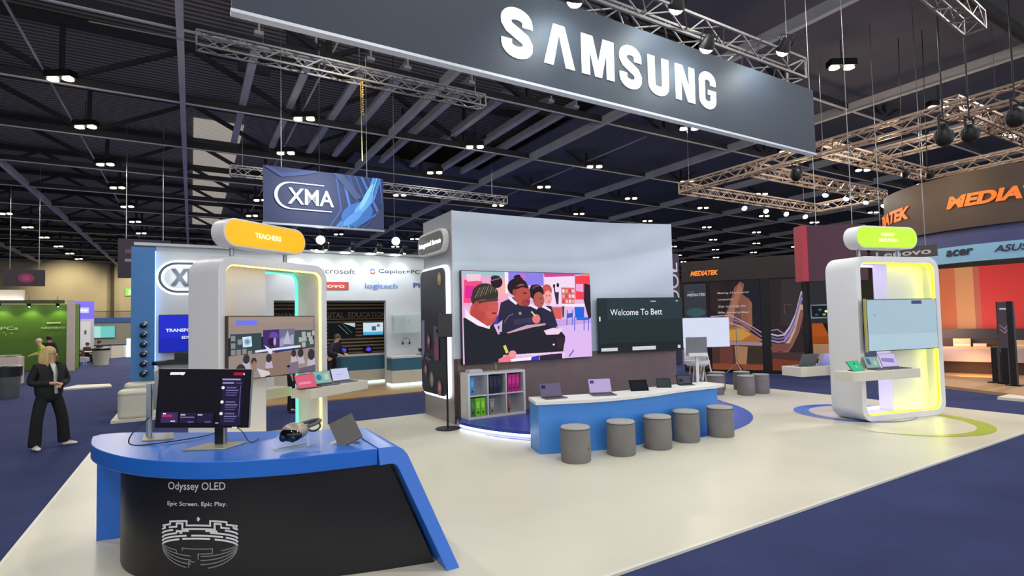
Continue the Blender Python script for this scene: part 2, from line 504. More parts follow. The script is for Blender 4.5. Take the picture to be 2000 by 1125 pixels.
for ch, x, w in zip('SAMSUNG', xs, ws):
    o_ = .0 if ch != 'S' else -.012
    bold_letter(ch, lm, x - 5.6, .33 + o_, w, .60 - 2 * o_, -.012, .0)
lm.build('lettering', M_letter, sg, smooth=False)
truss('square aluminium truss carrying the long slate banner and its floodlights',
      [((.6, 6.35, 6.98), (10.9, 6.35, 6.98)), ((5.2, 7.3, 6.98), (10.9, 7.3, 6.98))], None,
      [(1.5, 6.35, 7.1), (6, 6.35, 7.1), (10.6, 6.35, 7.1)], s=.40, r=.022)
M_flood = mat('white_flood_lens', '#ffffff', .3, emit='#f4fff2', es=60, noise=(2, .01))
def floodlight(label, loc, target, energy, group, spot=75, color=(1, 1, .96), r=.085, lens=None, stem=.5):
    t = thing('floodlight', label, 'floodlight', loc, 0, group)
    Q = (Vector(target) - Vector(loc)).to_track_quat('-Z', 'Y').to_matrix().to_4x4()
    MB().lathe([(.04, .2), (.07, .16), (r + .02, .02), (r + .025, -.01)], 16, Q).build('housing', M_blk, t)
    MB().ball((0, 0, -.01), (r, r, r * .8), 14, Q).build('lens', lens or M_flood, t)
    y = MB().tube([Q @ Vector((-r - .03, 0, .08)), Q @ Vector((-r - .03, 0, .26)), Q @ Vector((r + .03, 0, .26)), Q @ Vector((r + .03, 0, .08))], .01, 6)
    if stem: y.tube([Q @ Vector((0, 0, .2)), (0, 0, stem)], .012, 6)
    y.build('yoke', M_blk, t)
    if energy: lamp('SPOT', Vector(loc) + (Vector(target) - Vector(loc)).normalized() * .06, energy, color, .08, target, spot, .6)
    return t
for i, (x, y, z, w_) in enumerate(((4.30, 5.4, 6.07, 'above its first letter'), (6.22, 5.4, 6.52, 'above its middle letters'), (6.87, 5.4, 6.08, 'below the middle one'), (8.88, 5.4, 6.52, 'nearest its blank end'))):
    floodlight('white floodlight on an arm before the slate banner, ' + w_, (x, y, z), (x + .25, 6.0, z - .75), 85, 'floodlights over the slate banner', 165, (.86, .95, 1), r=.10, stem=0)
    MB_arm = MB().tube([(x, y, z + .2), (x, y + .3, z + .4), (x, 6.2, 6.8)], .012, 6)
    tag(MB_arm.build('lamp_arm', M_alu), 'thin lamp arm holding the floodlight ' + w_ + ' of the slate banner' if i != 2 else 'thin lamp arm holding the lower middle floodlight of the slate banner', 'bracket', 'lamp arms over the slate banner')
# left truss with a yellow glow
truss('square truss hung level over the far end of the stand, warm-lit in its middle', [((.1, 15, 9), (8.1, 15.05, 9))], None, [(1.6, 15, 9.1), (4.1, 15, 9.1), (7.8, 15, 9.1)], s=.36)
lamp('SPOT', (4.1, 14.2, 8.2), 60, (1, .75, .3), .05, (4, 15, 9), 80)
ch = MB()
for i in range(14): ch.ball((4.15 + .01 * (i % 2), 14.9, 8.75 - i * .07), .035, 6)
ch.tube([(4.1, 14.9, 8.8), (4.13, 14.9, 6.5)], .012, 6)
tag(ch.build('hoist_chain', mat('brass_chain', '#b09a5c', .4, .6, noise=(9, .1))), 'brass-coloured hoist chain dangling below the warm-lit truss', 'chain')
truss('short square truss end hanging high above the right of the banner', [((13.2, 5.0, 9.1), (16.9, 5.25, 9.1))], None, [(14, 5, 9.2)], s=.42)
tag(MB().tube([(-2.0, 15.0, 8.9), (.1, 15, 8.95)], .02, 6).build('support_pipe', M_alu), 'thin pipe running level from the end of the warm-lit truss', 'pipe')
M_warm_alu = mat('warm_truss_aluminium', '#9c8a7c', .45, .7, noise=(12, .1))
truss('rectangular lighting truss over the dark poster stand', [((20, 3, 8), (20, 17.4, 8)), ((20, 17.4, 8), (31, 17.4, 8)), ((31, 17.4, 8), (31, 13.8, 8)), ((20, 13.8, 8), (31, 13.8, 8))],
      None, [(20, 10.8, 8.1), (20, 17, 8.1), (30, 17.4, 8.1)], s=.42, r=.035, matl=M_warm_alu)
truss('box lighting truss frame over the round fascia stand', [((20.3, 10.8, 8), (28, 10.8, 8)), ((28, 10.8, 8), (28, 3, 8)), ((24, 10.8, 8.3), (24, 2, 8.3)), ((20.2, 7, 8.3), (30, 7, 8.3))],
      None, [(28, 10.8, 8.1), (28, 5, 8.1), (24, 7, 8.4)], s=.42, r=.035, matl=M_warm_alu)
for x, y in ((22, 12.9), (24.5, 12.9), (22.5, 9.8)):
    lamp('POINT', (x, y, 6.9), 70, (1, .72, .45), .15)
for i in range(8):
    x = 24.2 + i * .9
    floodlight('small bright spot lamp under the rectangular truss', (x + .1, 17.19 - (i % 2) * 3.6, 7.40), (x - 1.5, 14, 4), 0, 'spot lamps under the rectangular truss', r=.12)
for i, (x, y, z, l) in enumerate(((22.2, 9.1, 6.9, 'left'), (22.3, 8.4, 6.7, 'middle'), (20.6, 4.9, 7.1, 'right'))):
    floodlight('bright yellowish floodlight above the round orange-lettered fascia, %s of three' % l, (x, y, z), (24.5, y, 6), 40, 'floodlights above the round fascia', 110, (1, .9, .5), r=.13, stem=11.92 - z,
               lens=mat('warm_flood_lens', '#ffffff', .3, emit='#fff2a8', es=40, noise=(2, .01)))
for i, (x, y, z) in enumerate(((17.6, 5.7, 6.55), (17.3, 4.7, 6.6), (20.1, 11.9, 7.3), (16.3, 5.8, 6.3))):
    t = thing('moving_head_lamp', 'unlit black moving-head lamp hanging from the right-hand trusses', 'stage lamp', (x, y, z), 0, 'unlit black stage lamps')
    MB().ball((0, 0, 0), (.22, .22, .26), 12).build('lamp_body', M_blk, t)
    MB().tube([(-.26, 0, 0), (-.26, 0, .42), (.26, 0, .42), (.26, 0, 0)], .03, 6).tube([(0, 0, .42), (0, 0, 11 - z)], .02, 6).build('yoke', M_blk, t)

# blue hanging banner with the white letters
t = thing('hanging_banner', 'blue patterned hanging banner with three white letters in a rounded outline', 'banner', (1.83, 17.2, 5.0), R(.5))
BW, BH = 3.62, 1.70
p = Pic(BW, BH, '#1d2c57', .002)
rnd = random.Random(3)
for i in range(9):
    x = 1.9 + i * .2
    p.line([(x, 0), (x + .35 + .1 * i, .55), (x + .2, BH)], .05 + .02 * (i % 3), ['#2b4f94', '#3a6cb4', '#24407c'][i % 3])
for i in range(6):
    p.line([(2.15 + .1 * i, .0), (2.6 + .07 * i, .5), (3.05 + .05 * i, 1.0), (3.3 + .04 * i, BH)], .07, ['#4a86c6', '#5a9bd0', '#3668b0', '#6fb0d8', '#31549c', '#4377bd'][i])
p.poly([(3.1, 0), (3.62, 0), (3.62, .9), (3.4, .55)], '#2a3355')
p.poly([(2.0, 1.7), (2.3, 1.7), (2.9, 1.0), (2.7, .9)], '#33486f')
p.ell(2.75, .45, .55, .35, '#2f62a4', 20, .5); p.ell(2.95, .75, .5, .14, '#5a96cc', 20, .9); p.ell(2.6, .3, .4, .12, '#4c88c4', 20, .7); p.ell(3.05, 1.05, .5, .07, '#7fb8dc', 20, 1.1)
p.line([(.05, 1.7), (.5, 1.45), (1.2, 1.6), (1.5, 1.7)], .12, '#27407a')
p.text('XMA', .66, .60, .50, '#cfd2da', w=1.36, bold=.018)
p.line([(1.95, .45)] + arc(.72, .85, .42, .40, 270, 90, 14) + [(1.72, 1.25)], .035, '#cfd2da')
p.poly([(.72, .45)] + arc(.72, .85, .44, .41, 268, 92, 14) + [(.72, 1.25)] + arc(.74, .85, .36, .37, 96, 264, 14), '#cfd2da')
p.v = [Vector((min(max(v[0], 0), BW), v[1], min(max(v[2], 0), BH))) for v in p.v]
p.build('printed_face', M_print, t)
MB().box(0, BW, .004, .10, 0, BH).build('frame', mat('blue_banner_back', '#1b2a52', .7, noise=(1, .05)), t, smooth=False)
MB().box(-.02, BW + .02, -.03, .12, -.06, 0).build('bottom_rail', M_steel, t, smooth=False)
MB().tube([(.5, .05, BH), (.5, .05, 8.62)], .01, 5).tube([(3.1, .05, BH), (3.1, .05, 8.62)], .01, 5).build('hanging_cable', M_steel, t)
lamp('AREA', (3.6, 14.6, 6.6), 60, (.9, .95, 1), 1.2, (3.6, 17.2, 5.8))
truss('long grey truss beside and behind the blue patterned banner', [((1.5, 27.0, 9.0), (15.9, 27.0, 9.0))], None, [(2, 27, 9.1), (15, 27, 9.1)], s=.4)

# dark banners on the left and far right of it
def dark_banner(label, loc, w, h, art, rot=0):
    t = thing('hanging_banner', label, 'banner', loc, rot)
    p = Pic(w, h, '#241c2c', .01)
    art(p)
    p.build('printed_face', M_print, t)
    MB().box(0, w, .004, .12, 0, h).build('frame', mat('dark_banner_back', '#1d1822', .8, noise=(1, .05)), t, smooth=False)
    MB().tube([(w * .15, .05, h), (w * .15, .05, 13.62 - loc[2])], .015, 5).tube([(w * .85, .05, h), (w * .85, .05, 13.62 - loc[2])], .015, 5).build('hanging_cable', M_steel, t)
    return t
dark_banner('dark plum hanging banner with a pink glow over the green booth', (-10.1, 45, 4.85), 2.0, 1.05, lambda p: (p.ell(1.1, .5, .4, .3, '#7a2450'), p.ell(1.1, .5, .2, .15, '#9a3060')))
dark_banner('dark plum hanging banner at the far left edge of the hall', (-14.4, 47, 5.0), 3.6, .95, lambda p: (p.ell(1.2, .5, .5, .3, '#5a2450'), p.rect(2.6, .5, 3.3, .58, '#9a8aa0')))
dark_banner('dark plum hanging banner behind the blue pillar', (-3.25, 34, 4.6), 2.3, 2.05, lambda p: (p.rect(.3, 1.3, 1.6, 1.5, '#7a3464'), p.rect(.3, .85, 1.1, 1.0, '#8d8296')))
# red-edged banner and the vertical one
t = thing('hanging_banner', 'deep plum block banner with a bright red edge, hanging right of the poster stand', 'banner', (12.73, 7.5, 2.70), R(-30.5))
MB().box(.14, 1.6, 0, .3, 0, 1.36).build('front_face', mat('plum_banner', '#4a2734', .7, noise=(.6, .05)), t, smooth=False)
MB().box(0, .14, -.02, .32, 0, 1.36).build('red_edge', mat('red_banner_edge', '#b02c3e', .6, noise=(1, .05)), t, smooth=False)
MB().tube([(.5, .2, 1.3), (.5, .2, 8.3)], .008, 5).tube([(1.4, .2, 1.3), (1.4, .2, 8.3)], .008, 5).build('hanging_cable', M_steel, t)
t = thing('banner_sign', 'tall violet vertical sign with white capitals beside the cream wall', 'sign', (16.25, 15.3, 1.2))
p = Pic(.95, 3.3, '#3a3050', .01)
for ch_, z in (('L', 2.55), ('O', 1.95), ('O', 1.3), ('C', .65)):
    if ch_ == 'L': p.line([(.38, z + .25), (.38, z + .05), (.80, z + .05), (.80, z + .38)], .09, '#e4dff0')
    elif ch_ == 'O': p.line(arc(.58, z + .22, .25, .25, 0, 360, 18)[:-1], .09, '#e4dff0', closed=True)
    else: p.line(arc(.58, z + .22, .25, .25, -60, 240, 14), .09, '#e4dff0')
p.build('printed_face', M_print, t)
MB().box(0, .95, .004, .3, -1.2, 3.3).build('sign_body', mat('violet_sign', '#3a3050', .7, noise=(1, .05)), t, smooth=False)

# ================================================================== THE STAND
def V2(a): return Vector((a[0], a[1]))
# ---- front counter ------------------------------------------------
ct = thing('display_counter', 'bright blue counter with a curved front, black printed base and one slanted leg', 'counter', (.3, 5.0, 0))
OC = Vector((.3, 5.0, 0))
def cb(mb, name, m_, parent=ct, **k):
    o = mb.build(name, m_, parent, **k)
    for v in o.data.vertices: v.co -= OC
    return o
def smooth_curve(pts, n=6):
    P = [Vector(p) for p in pts]; out = []
    for i in range(len(P) - 1):
        p0 = P[max(0, i - 1)]; p1 = P[i]; p2 = P[i + 1]; p3 = P[min(len(P) - 1, i + 2)]
        for k in range(n):
            t = k / n
            out.append(.5 * ((2 * p1) + (-p0 + p2) * t + (2 * p0 - 5 * p1 + 4 * p2 - p3) * t * t + (-p0 + 3 * p1 - 3 * p2 + p3) * t ** 3))
    out.append(P[-1])
    return out
TZ, UZ = .94, .815
front = smooth_curve([(-.77, 6.2), (-.72, 5.75), (-.58, 5.34), (-.37, 4.95), (-.12, 4.66), (.18, 4.43), (.59, 4.26), (.98, 4.18), (1.24, 4.145)], 5)
back = smooth_curve([(1.22, 5.10), (.9, 5.27), (.4, 5.58), (0, 5.84), (-.4, 6.16), (-.60, 6.27), (-.72, 6.28)], 3)
poly = [tuple(p) for p in front + back]
cb(MB().prism(poly, UZ, TZ), 'countertop', M_blue, bevel=.006)
# slanted leg: slab folded down with a rounded shoulder
prof = [(1.245, TZ)] + [(1.36 + .13 * math.sin(R(a)), TZ - .14 + .14 * math.cos(R(a))) for a in (0, 20, 40, 60, 72)] + [(1.79, 0)]
inn = [(1.245, UZ)] + [(1.33 + .06 * math.sin(R(a)), UZ - .05 + .05 * math.cos(R(a))) for a in (0, 20, 40, 60, 72)] + [(1.685, 0)]
lg = MB(); n = len(prof)
def fy(z): return 4.145 - (TZ - z) * .29
def by(z): return 5.08 - (TZ - z) * .30
vs = []
for P in (prof, inn):
    for x, z in P: vs += [(x, fy(z) - .0, z), (x, by(z), z)]
fs = []
for k in range(n - 1):
    a = 2 * k; b_ = 2 * n + 2 * k
    fs += [(a, a + 1, a + 3, a + 2), (b_, b_ + 2, b_ + 3, b_ + 1), (a, a + 2, b_ + 2, b_), (a + 1, b_ + 1, b_ + 3, a + 3)]
fs += [(0, 2 * n, 2 * n + 1, 1), (2 * n - 2, 2 * n - 1, 4 * n - 1, 4 * n - 2)]
cb(lg.add(vs, fs), 'leg', M_blue, bevel=.004)
cb(MB().prism([(-.735, 6.19), (-.20, 6.09), (-.16, 6.2), (-.69, 6.28)], 0, UZ), 'leg', M_blue, bevel=.004)
M_blackprint = mat('black_printed_base', '#15151a', .36, noise=(2, .06), spec=.4)
bline = smooth_curve([(-.52, 5.98), (-.5, 5.55), (-.42, 5.25), (-.25, 4.98), (0.0, 4.75), (.35, 4.52), (.7, 4.36), (1.1, 4.24), (1.5, 4.15)], 4)
bd = MB(); nb = len(bline); vs = []
for z in (0, UZ):
    for i, q in enumerate(bline):
        k = i / (nb - 1); sh = max(0, (k - .7) / .3)
        x1 = 1.335 if z else 1.665; y1 = 4.17 if z else 4.07
        vs.append((q.x + (x1 - 1.5) * sh ** 1.5, q.y + (y1 - 4.15) * sh, z))
    vs += [((1.335 if z else 1.665), 4.85, z), (.6, 5.3, z), (-.2, 5.95, z)]
m_ = nb + 3
fs = [(i, (i + 1) % m_, m_ + (i + 1) % m_, m_ + i) for i in range(m_)] + [tuple(range(m_)), tuple(range(m_, 2 * m_))]
base = cb(bd.add(vs, fs), 'base', M_blackprint)
# print wrapped on the curved base
def on_curve(curve, s, lift=.004):
    acc = 0
    for a, b_ in zip(curve, curve[1:]):
        L = (b_ - a).length
        if s <= acc + L or b_ is curve[-1]:
            t = (s - acc) / L; q = a + (b_ - a) * t; d = (b_ - a) / L
            return q.x + d.y * lift, q.y - d.x * lift
        acc += L
def seg(poly_pts, step):
    out = []
    for i, p in enumerate(poly_pts):
        q = poly_pts[(i + 1) % len(poly_pts)]; L = math.dist(p, q); k = max(1, int(L / step))
        out += [(p[0] + (q[0] - p[0]) * j / k, p[1] + (q[1] - p[1]) * j / k) for j in range(k)]
    return out
def wrap_font(mb, txt, s0, s1, z0, z1, bold=0.):
    vs, fs = font_mesh(txt, bold)
    x0 = min(v[0] for v in vs); x1 = max(v[0] for v in vs); a = min(v[1] for v in vs); b_ = max(v[1] for v in vs)
    out = []
    for v in vs:
        x, y = on_curve(bline, s0 + (v[0] - x0) / (x1 - x0) * (s1 - s0)); out.append((x, y, z0 + (v[1] - a) / (b_ - a) * (z1 - z0)))
    mb.add(out, fs)
M_prt = mat('pale_print', '#d8d8de', .5, noise=(5, .02))
M_prt2 = mat('grey_print', '#77777e', .5, noise=(5, .02))
tx = MB(); wrap_font(tx, 'Odyssey OLED', 1.215, 1.675, .675, .75, .008); wrap_font(tx, 'Epic Screen. Epic Play.', 1.21, 1.685, .565, .605, .01)
cb(tx, 'lettering', M_prt, base, smooth=False)
def wrap_line(mb, pts, w, cx_=1.425, cz=.30):
    P = []
    for a, b_ in zip(pts, pts[1:]):
        k = max(1, int(math.dist(a, b_) / .03)); P += [Vector((a[0] + (b_[0] - a[0]) * j / k, a[1] + (b_[1] - a[1]) * j / k)) for j in range(k)]
    P.append(Vector(pts[-1])); n_ = len(P); vs = []
    for i, p in enumerate(P):
        a = P[max(0, i - 1)]; b_ = P[min(n_ - 1, i + 1)]; d = (b_ - a).normalized(); q = Vector((-d.y, d.x))
        k = 1. if i in (0, n_ - 1) else 1 / max(.6, abs(Vector((-(p - a).normalized().y, (p - a).normalized().x)).dot(q)))
        for sg_ in (1, -1):
            e_ = p + q * sg_ * w / 2 * k; x, y = on_curve(bline, cx_ + e_.x); vs.append((x, y, cz + e_.y))
    mb.add(vs, [(2 * i, 2 * i + 1, 2 * i + 3, 2 * i + 2) for i in range(n_ - 1)])
cr = MB(); cr2 = MB(); RX = .30; CXC = 1.465
def near(u, v): return (-RX * math.cos(PI * u), .28 + .055 * math.sin(PI * u) + v * (.138 - .02 * math.sin(PI * u)) - .30)
def far(u, v): return (-RX * math.cos(PI * u), .28 - .165 * math.sin(PI * u) + v * (.02 + .10 * math.sin(PI * u)) - .30)
def run(mb, f, pts, w):
    P = []
    for a, b_ in zip(pts, pts[1:]):
        k = max(1, int(abs(a[0] - b_[0]) / .03)); P += [f(a[0] + (b_[0] - a[0]) * i / k, a[1] + (b_[1] - a[1]) * i / k) for i in range(k)]
    P.append(f(*pts[-1])); wrap_line(mb, P, w, CXC)
LW = .013
for v in (0, .19, .38): 
    for a, b_ in (((.0, .33), (.36, .60), (.64, 1.)) if v == 0 else ((.0, .40), (.44, .72), (.75, 1.)) if v == .19 else ((.0, .30), (.33, .36), (.60, 1.))): run(cr, near, [(a, v), (b_, v)], LW)
run(cr, near, [(0, .60), (.26, .60)], LW); run(cr, near, [(.74, .60), (1, .60)], LW)
run(cr, near, [(0, .82), (.12, .80), (.12, .97), (.22, .95), (.22, 1.12), (.40, 1.10), (.40, .82), (.60, .82), (.60, 1.12), (.76, 1.10), (.76, .95), (.86, .97), (.86, .82), (1, .84)], LW)
run(cr, near, [(.20, .78), (.30, .78), (.30, .97), (.36, .96), (.36, .60), (.64, .60), (.64, .96), (.70, .96), (.70, .74), (.80, .76)], LW)
run(cr, near, [(.04, 1.0), (.08, 1.0), (.08, .9)], LW); run(cr, near, [(.96, 1.02), (.92, 1.02), (.92, .9)], LW)
run(cr, near, [(.30, .38), (.30, .50), (.42, .48)], LW); run(cr, near, [(.56, .48), (.66, .50), (.66, .38)], LW)
wrap_line(cr, [(-.008, .178), (0, .188), (.008, .178), (0, .168), (-.008, .178)], .012, CXC)
for v in (0, .25, .5, .75):
    run(cr2, far, [(0.02, v), (.44 if v else .40, v)], .008); run(cr2, far, [(.52 if v else .58, v), (.98, v)], .008)
run(cr2, far, [(.36, 1.0), (.36, 1.2), (.62, 1.2), (.62, .9), (.5, .9), (.5, .55)], .008); run(cr2, far, [(.1, 1), (.3, 1), (.3, .8)], .008); run(cr2, far, [(.7, 1), (.9, 1)], .008); run(cr2, far, [(.42, .0), (.42, .4), (.47, .4)], .008)
cb(cr, 'crown_print', M_prt, base, smooth=False); cb(cr2, 'crown_print', M_prt2, base, smooth=False)

# ---- monitors on the counter --------------------------------------
def monitor(label, loc, rot, tilt_roll, screen_art=None, w=.86, h=.50, zc=.36, xo=0, post=None):
    t = thing('monitor', label, 'monitor', loc, rot)
    M = Matrix.Translation((xo, -.02, zc)) @ Matrix.Rotation(R(tilt_roll), 4, 'Y') @ Matrix.Rotation(R(-4), 4, 'X')
    MB().box(-w / 2, w / 2, -.012, .02, -h / 2, h / 2, M).box(-w / 4, w / 4, .02, .045, -h / 4, h / 4, M).build('panel', mat('monitor_shell', '#8f9497', .35, .6, noise=(9, .05)), t, bevel=.003)
    p = Pic(w - .004, h - .004, '#0b0a12'); screen_art(p) if screen_art else None
    p.v = [M @ Vector((v[0] - w / 2 + .002, v[1] - .0125, v[2] - h / 2 + .002)) for v in p.v]
    p.build('screen', M_screen, t)
    MB().box(-.035, .035, .035, .065, .01, zc + .1).build('stand_post', post or mat('dark_post', '#141519', .3, .5, noise=(8, .1)), t, bevel=.004)
    MB().box(.036, .052, .03, .075, .01, zc + .1).build('cable_cover', M_steel, t, bevel=.003)
    MB().prism([(-.20, -.13), (.13, -.13), (.20, .10), (-.12, .10)], 0, .012).build('foot', mat('beige_metal_foot', '#a9a48f', .35, .5, noise=(8, .04)), t, bevel=.003)
    return t
def art1(p):
    W_, H_ = p.w, p.h
    X = lambda a: (a - 195) / 1010 * W_
    Z = lambda a: (1 - (a - 115) / 645) * H_
    p.rect(X(205), Z(745), X(1190), Z(125), '#130f1a')
    p.poly([(X(315), Z(180)), (X(320), Z(152)), (X(480), Z(150)), (X(470), Z(175)), (X(450), Z(185)), (X(435), Z(178))], '#eceaf2')
    p.rect(X(1010), Z(182), X(1120), Z(150), '#a01838'); p.rect(X(1118), Z(178), X(1132), Z(158), '#e8e0e6')
    p.rect(X(895), Z(735), X(1115), Z(205), '#201a3a')
    p.rect(X(890), Z(236), X(1090), Z(220), '#a79fc4'); p.rect(X(895), Z(276), X(1020), Z(258), '#8d84b0'); p.rect(X(1040), Z(276), X(1110), Z(260), '#4c4670')
    for y in (320, 478, 605):
        p.ell(X(905), Z(y), .013, .013, '#e6e2ee', 14); p.rect(X(945), Z(y + 8), X(1050), Z(y - 10), '#5f5888')
        for k in range(3): p.rect(X(940), Z(y + 36 + 26 * k), X(1075 - 10 * k), Z(y + 24 + 26 * k), '#7a72a4' if k == 0 else '#554e80')
    p.rect(X(1098), Z(640), X(1104), Z(290), '#6d66a0')
    p.rect(X(265), Z(705), X(445), Z(590), '#3c2c58'); p.rect(X(275), Z(640), X(385), Z(615), '#b02a70'); p.rect(X(285), Z(612), X(315), Z(598), '#f0e8f4'); p.rect(X(370), Z(692), X(420), Z(680), '#cfc8dc')
    for x in (465, 650):
        p.rect(X(x), Z(705), X(x + 175), Z(595), '#221c3c'); p.rect(X(x + 10), Z(625), X(x + 60), Z(610), '#bcb4d0'); p.rect(X(x + 90), Z(702), X(x + 155), Z(688), '#5c5680')
    p.rect(X(475), Z(648), X(625), Z(638), '#8178a4'); p.rect(X(855), Z(712), X(890), Z(700), '#a79fc4'); p.rect(X(1040), Z(760), X(1095), Z(748), '#cfc8dc')
monitor('wide black-screened monitor showing a dark game shop page, on the blue counter', (.18, 5.02, TZ), R(-27), 2.0, art1, .73, .47, .395, -.085)
t = monitor('silver monitor seen edge-on behind the black-screened one', (-.265, 5.76, TZ), R(92), 0, lambda p: p.rect(.02, .02, .52, .42, '#1a2a44'), .56, .46, .38, post=M_steel)
cbl = MB().tube(smooth_curve([Vector((-.30, 5.50, TZ + .22)), Vector((-.42, 5.46, TZ + .10)), Vector((-.42, 5.48, TZ + .01)), Vector((-.2, 5.40, TZ + .012)), Vector((.1, 5.5, TZ + .012)), Vector((.22, 5.7, TZ + .01))], 5), .005, 6)
tag(cbl.build('power_cable', M_dark), 'black power cable looping beside the edge-on monitor', 'cable')
tag(MB().tube(smooth_curve([Vector((.27, 5.06, TZ + .16)), Vector((.36, 5.06, TZ + .1)), Vector((.42, 4.98, TZ + .01)), Vector((.5, 5.1, TZ + .01))], 5), .004, 6).build('power_cable', M_dark), 'short black cable behind the neck of the dark-screened monitor', 'cable')

# VR headset on a clear stand
t = thing('acrylic_stand', 'clear acrylic display stand holding up the goggles', 'stand', (.72, 4.60, TZ), R(-10))
MB().bar((-.15, -.10, 0), (-.15, -.10, .09), .006, .02).bar((.09, -.02, .0), (.09, -.02, .09), .006, .02).bar((-.15, -.10, .006), (.13, .04, .006), .01, .008).prism([(-.15, -.10), (.13, .04), (.10, .12), (-.18, -.02)], 0, .005).build('bent_sheet', M_glass, t, smooth=False)
t = thing('headset', 'beige mixed-reality goggles with black visor and round strap, on a clear stand', 'headset', (.71, 4.60, TZ + .125), (R(8), 0, R(-45)))
t.scale = (.86, .86, .86)
M_hs = mat('beige_headset_shell', '#9a8e80', .4, .3, noise=(7, .04)); M_vis = mat('glossy_black_visor', '#08090d', .08, noise=(6, .05))
b = MB(); b.ball((0, 0, 0), (.125, .11, .078), 20); b.build('shell', M_hs, t)
b = MB(); b.ball((0, -.055, -.012), (.112, .068, .066), 20); b.build('visor', M_vis, t)
for s in (-1, 1): MB().ball((s * .05, -.112, -.03), (.036, .018, .036), 12).build('camera_lens', mat('dark_lens', '#1c2836', .05, noise=(6, .1)), t)
b = MB(); b.tube([(.115 * math.cos(a) + .0, .19 + .13 * math.sin(a), .0 + .02 * math.cos(a)) for a in [2 * PI * i / 24 for i in range(24)]], .017, 8, closed=True); b.build('head_strap', mat('grey_strap', '#4e5552', .6, noise=(9, .1)), t)
b = MB(); b.tube([(.07 * math.cos(a), .29 + .03 * math.sin(a), -.055 + .035 * math.sin(a)) for a in [2 * PI * i / 18 for i in range(18)]], .011, 8, closed=True); b.build('strap_pad', mat('grey_strap', '#4e5552'), t)

# dark tablet on a wedge
t = thing('tablet', 'dark grey tablet back turned to the aisle, leaning on a small white wedge', 'tablet', (1.06, 4.47, TZ - .02), (0, 0, R(-12)))
t.scale = (.86, .86, .86)
M = Matrix.Translation((.02, .0, .145)) @ Matrix.Rotation(R(-24), 4, 'Y') @ Matrix.Rotation(R(-32), 4, 'X')
MB().wall(rrect(.225, .265, .012, 3), -.006, .006, M).build('shell', mat('graphite_tablet', '#55534f', .45, .3, noise=(9, .04)), t, bevel=.002)
MB().wall(rrect(.228, .268, .012, 3), .006, .009, M).build('screen_edge', mat('slate_edge', '#2c3348', .4, noise=(5, .05)), t)
MB().wall([(-.18, 0), (.02, 0), (-.03, .055)], .02, .12).wall([(.02, 0), (.16, .05), (.16, .062), (.03, .012)], .0, .10).build('wedge', M_cream, t, smooth=False)

# ---- the two lit booths -------------------------------------------
BWd, BDp, BHt = 2.03, .62, 2.90
M_booth = mat('booth_satin_paint', '#dfdfe0', .4, noise=(1, .02), spec=.4)
def led(name, col, s, hexc): return mat(name, hexc, .4, emit=hexc, es=s, noise=(2, .01))
def booth(label, loc, ang, pill_col, pill_txt, led_front, led_back, part, sw_list, text_col):
    t = thing('display_booth', label, 'booth', loc, ang)
    cz = BHt / 2
    out = rrect(BWd, BHt, .24, 8, BWd / 2, cz + .0); inn = rrect(BWd - .22, BHt - .22, .15, 8, BWd / 2, cz)
    MB().ring(out, inn, 0, BDp).build('ring_frame', M_booth, t, bevel=.008)
    # led strips run round the inside of the ring, front and back
    for nm, y, ml in (('front_light_strip', .035, led_front), ('back_light_strip', BDp - .05, led_back)):
        a = rrect(BWd - .222, BHt - .222, .149, 8, BWd / 2, cz); b_ = rrect(BWd - .26, BHt - .26, .135, 8, BWd / 2, cz)
        MB().ring(a, b_, y, y + .018).build(nm, ml, t)
    x0, x1, y0, y1 = part
    MB().box(x0, x1, y0, y1, .11, BHt - .11).build('partition', M_booth, t, smooth=False)
    # pill sign on two posts
    px0, px1 = sw_list
    pz = BHt + .34; pr = .20; w = px1 - px0
    ps = MB().wall(rrect(w, 2 * pr, pr - .001, 9, (px0 + px1) / 2, pz), -.02, .24).build('pill_sign', M_booth, t, bevel=.006)
    fc = MB().wall(rrect(w - .05, 2 * pr - .05, pr - .026, 9, (px0 + px1) / 2, pz), -.03, -.018).build('lit_face', pill_col, ps)
    tm = MB()
    for k, line in enumerate(pill_txt):
        vs, fs = font_mesh(line, .03)
        a = min(v[0] for v in vs); b_ = max(v[0] for v in vs); z0 = min(v[1] for v in vs); z1 = max(v[1] for v in vs)
        hh = .075 if len(pill_txt) == 1 else .06; ww = hh / (z1 - z0) * (b_ - a); zz = pz - hh / 2 + (0 if len(pill_txt) == 1 else (.052 - .104 * k))
        tm.add([((px0 + px1) / 2 - ww / 2 + (v[0] - a) / (b_ - a) * ww, -.034, zz + (v[1] - z0) / (z1 - z0) * hh) for v in vs], fs)
    tm.build('lettering', text_col, ps, smooth=False)
    for x in (px0 + .3, px1 - .22):
        MB().tube([(x, .2, BHt - .02), (x, .2, pz - pr + .02)], .03, 10).build('post', M_steel, t)
    return t
M_yel = mat('yellow_led_strip', '#ffe27a', .4, emit='#ffd860', es=3.0, noise=(2, .01))
M_grn = mat('green_led_strip', '#50f0b0', .4, emit='#30e8a4', es=2.8, noise=(2, .01))
M_lem = mat('lemon_led_strip', '#f0f840', .4, emit='#e8ee00', es=8, noise=(2, .01))
M_vio = mat('violet_led_strip', '#a890ff', .4, emit='#9a86ff', es=18, noise=(2, .01))
M_pillY = mat('amber_sign_face', '#a87400', .4, emit='#ffb000', es=.60, noise=(2, .01))
M_pillG = mat('lime_sign_face', '#6f9400', .4, emit='#b8f800', es=.60, noise=(2, .01))
M_ptY = mat('pale_yellow_letters', '#ffe9a0', .4, emit='#ffe79a', es=1., noise=(2, .01))
M_ptG = mat('pale_lime_letters', '#ecffb0', .4, emit='#ecffa8', es=1., noise=(2, .01))
LA = R(35.0); RA = R(-13.5)
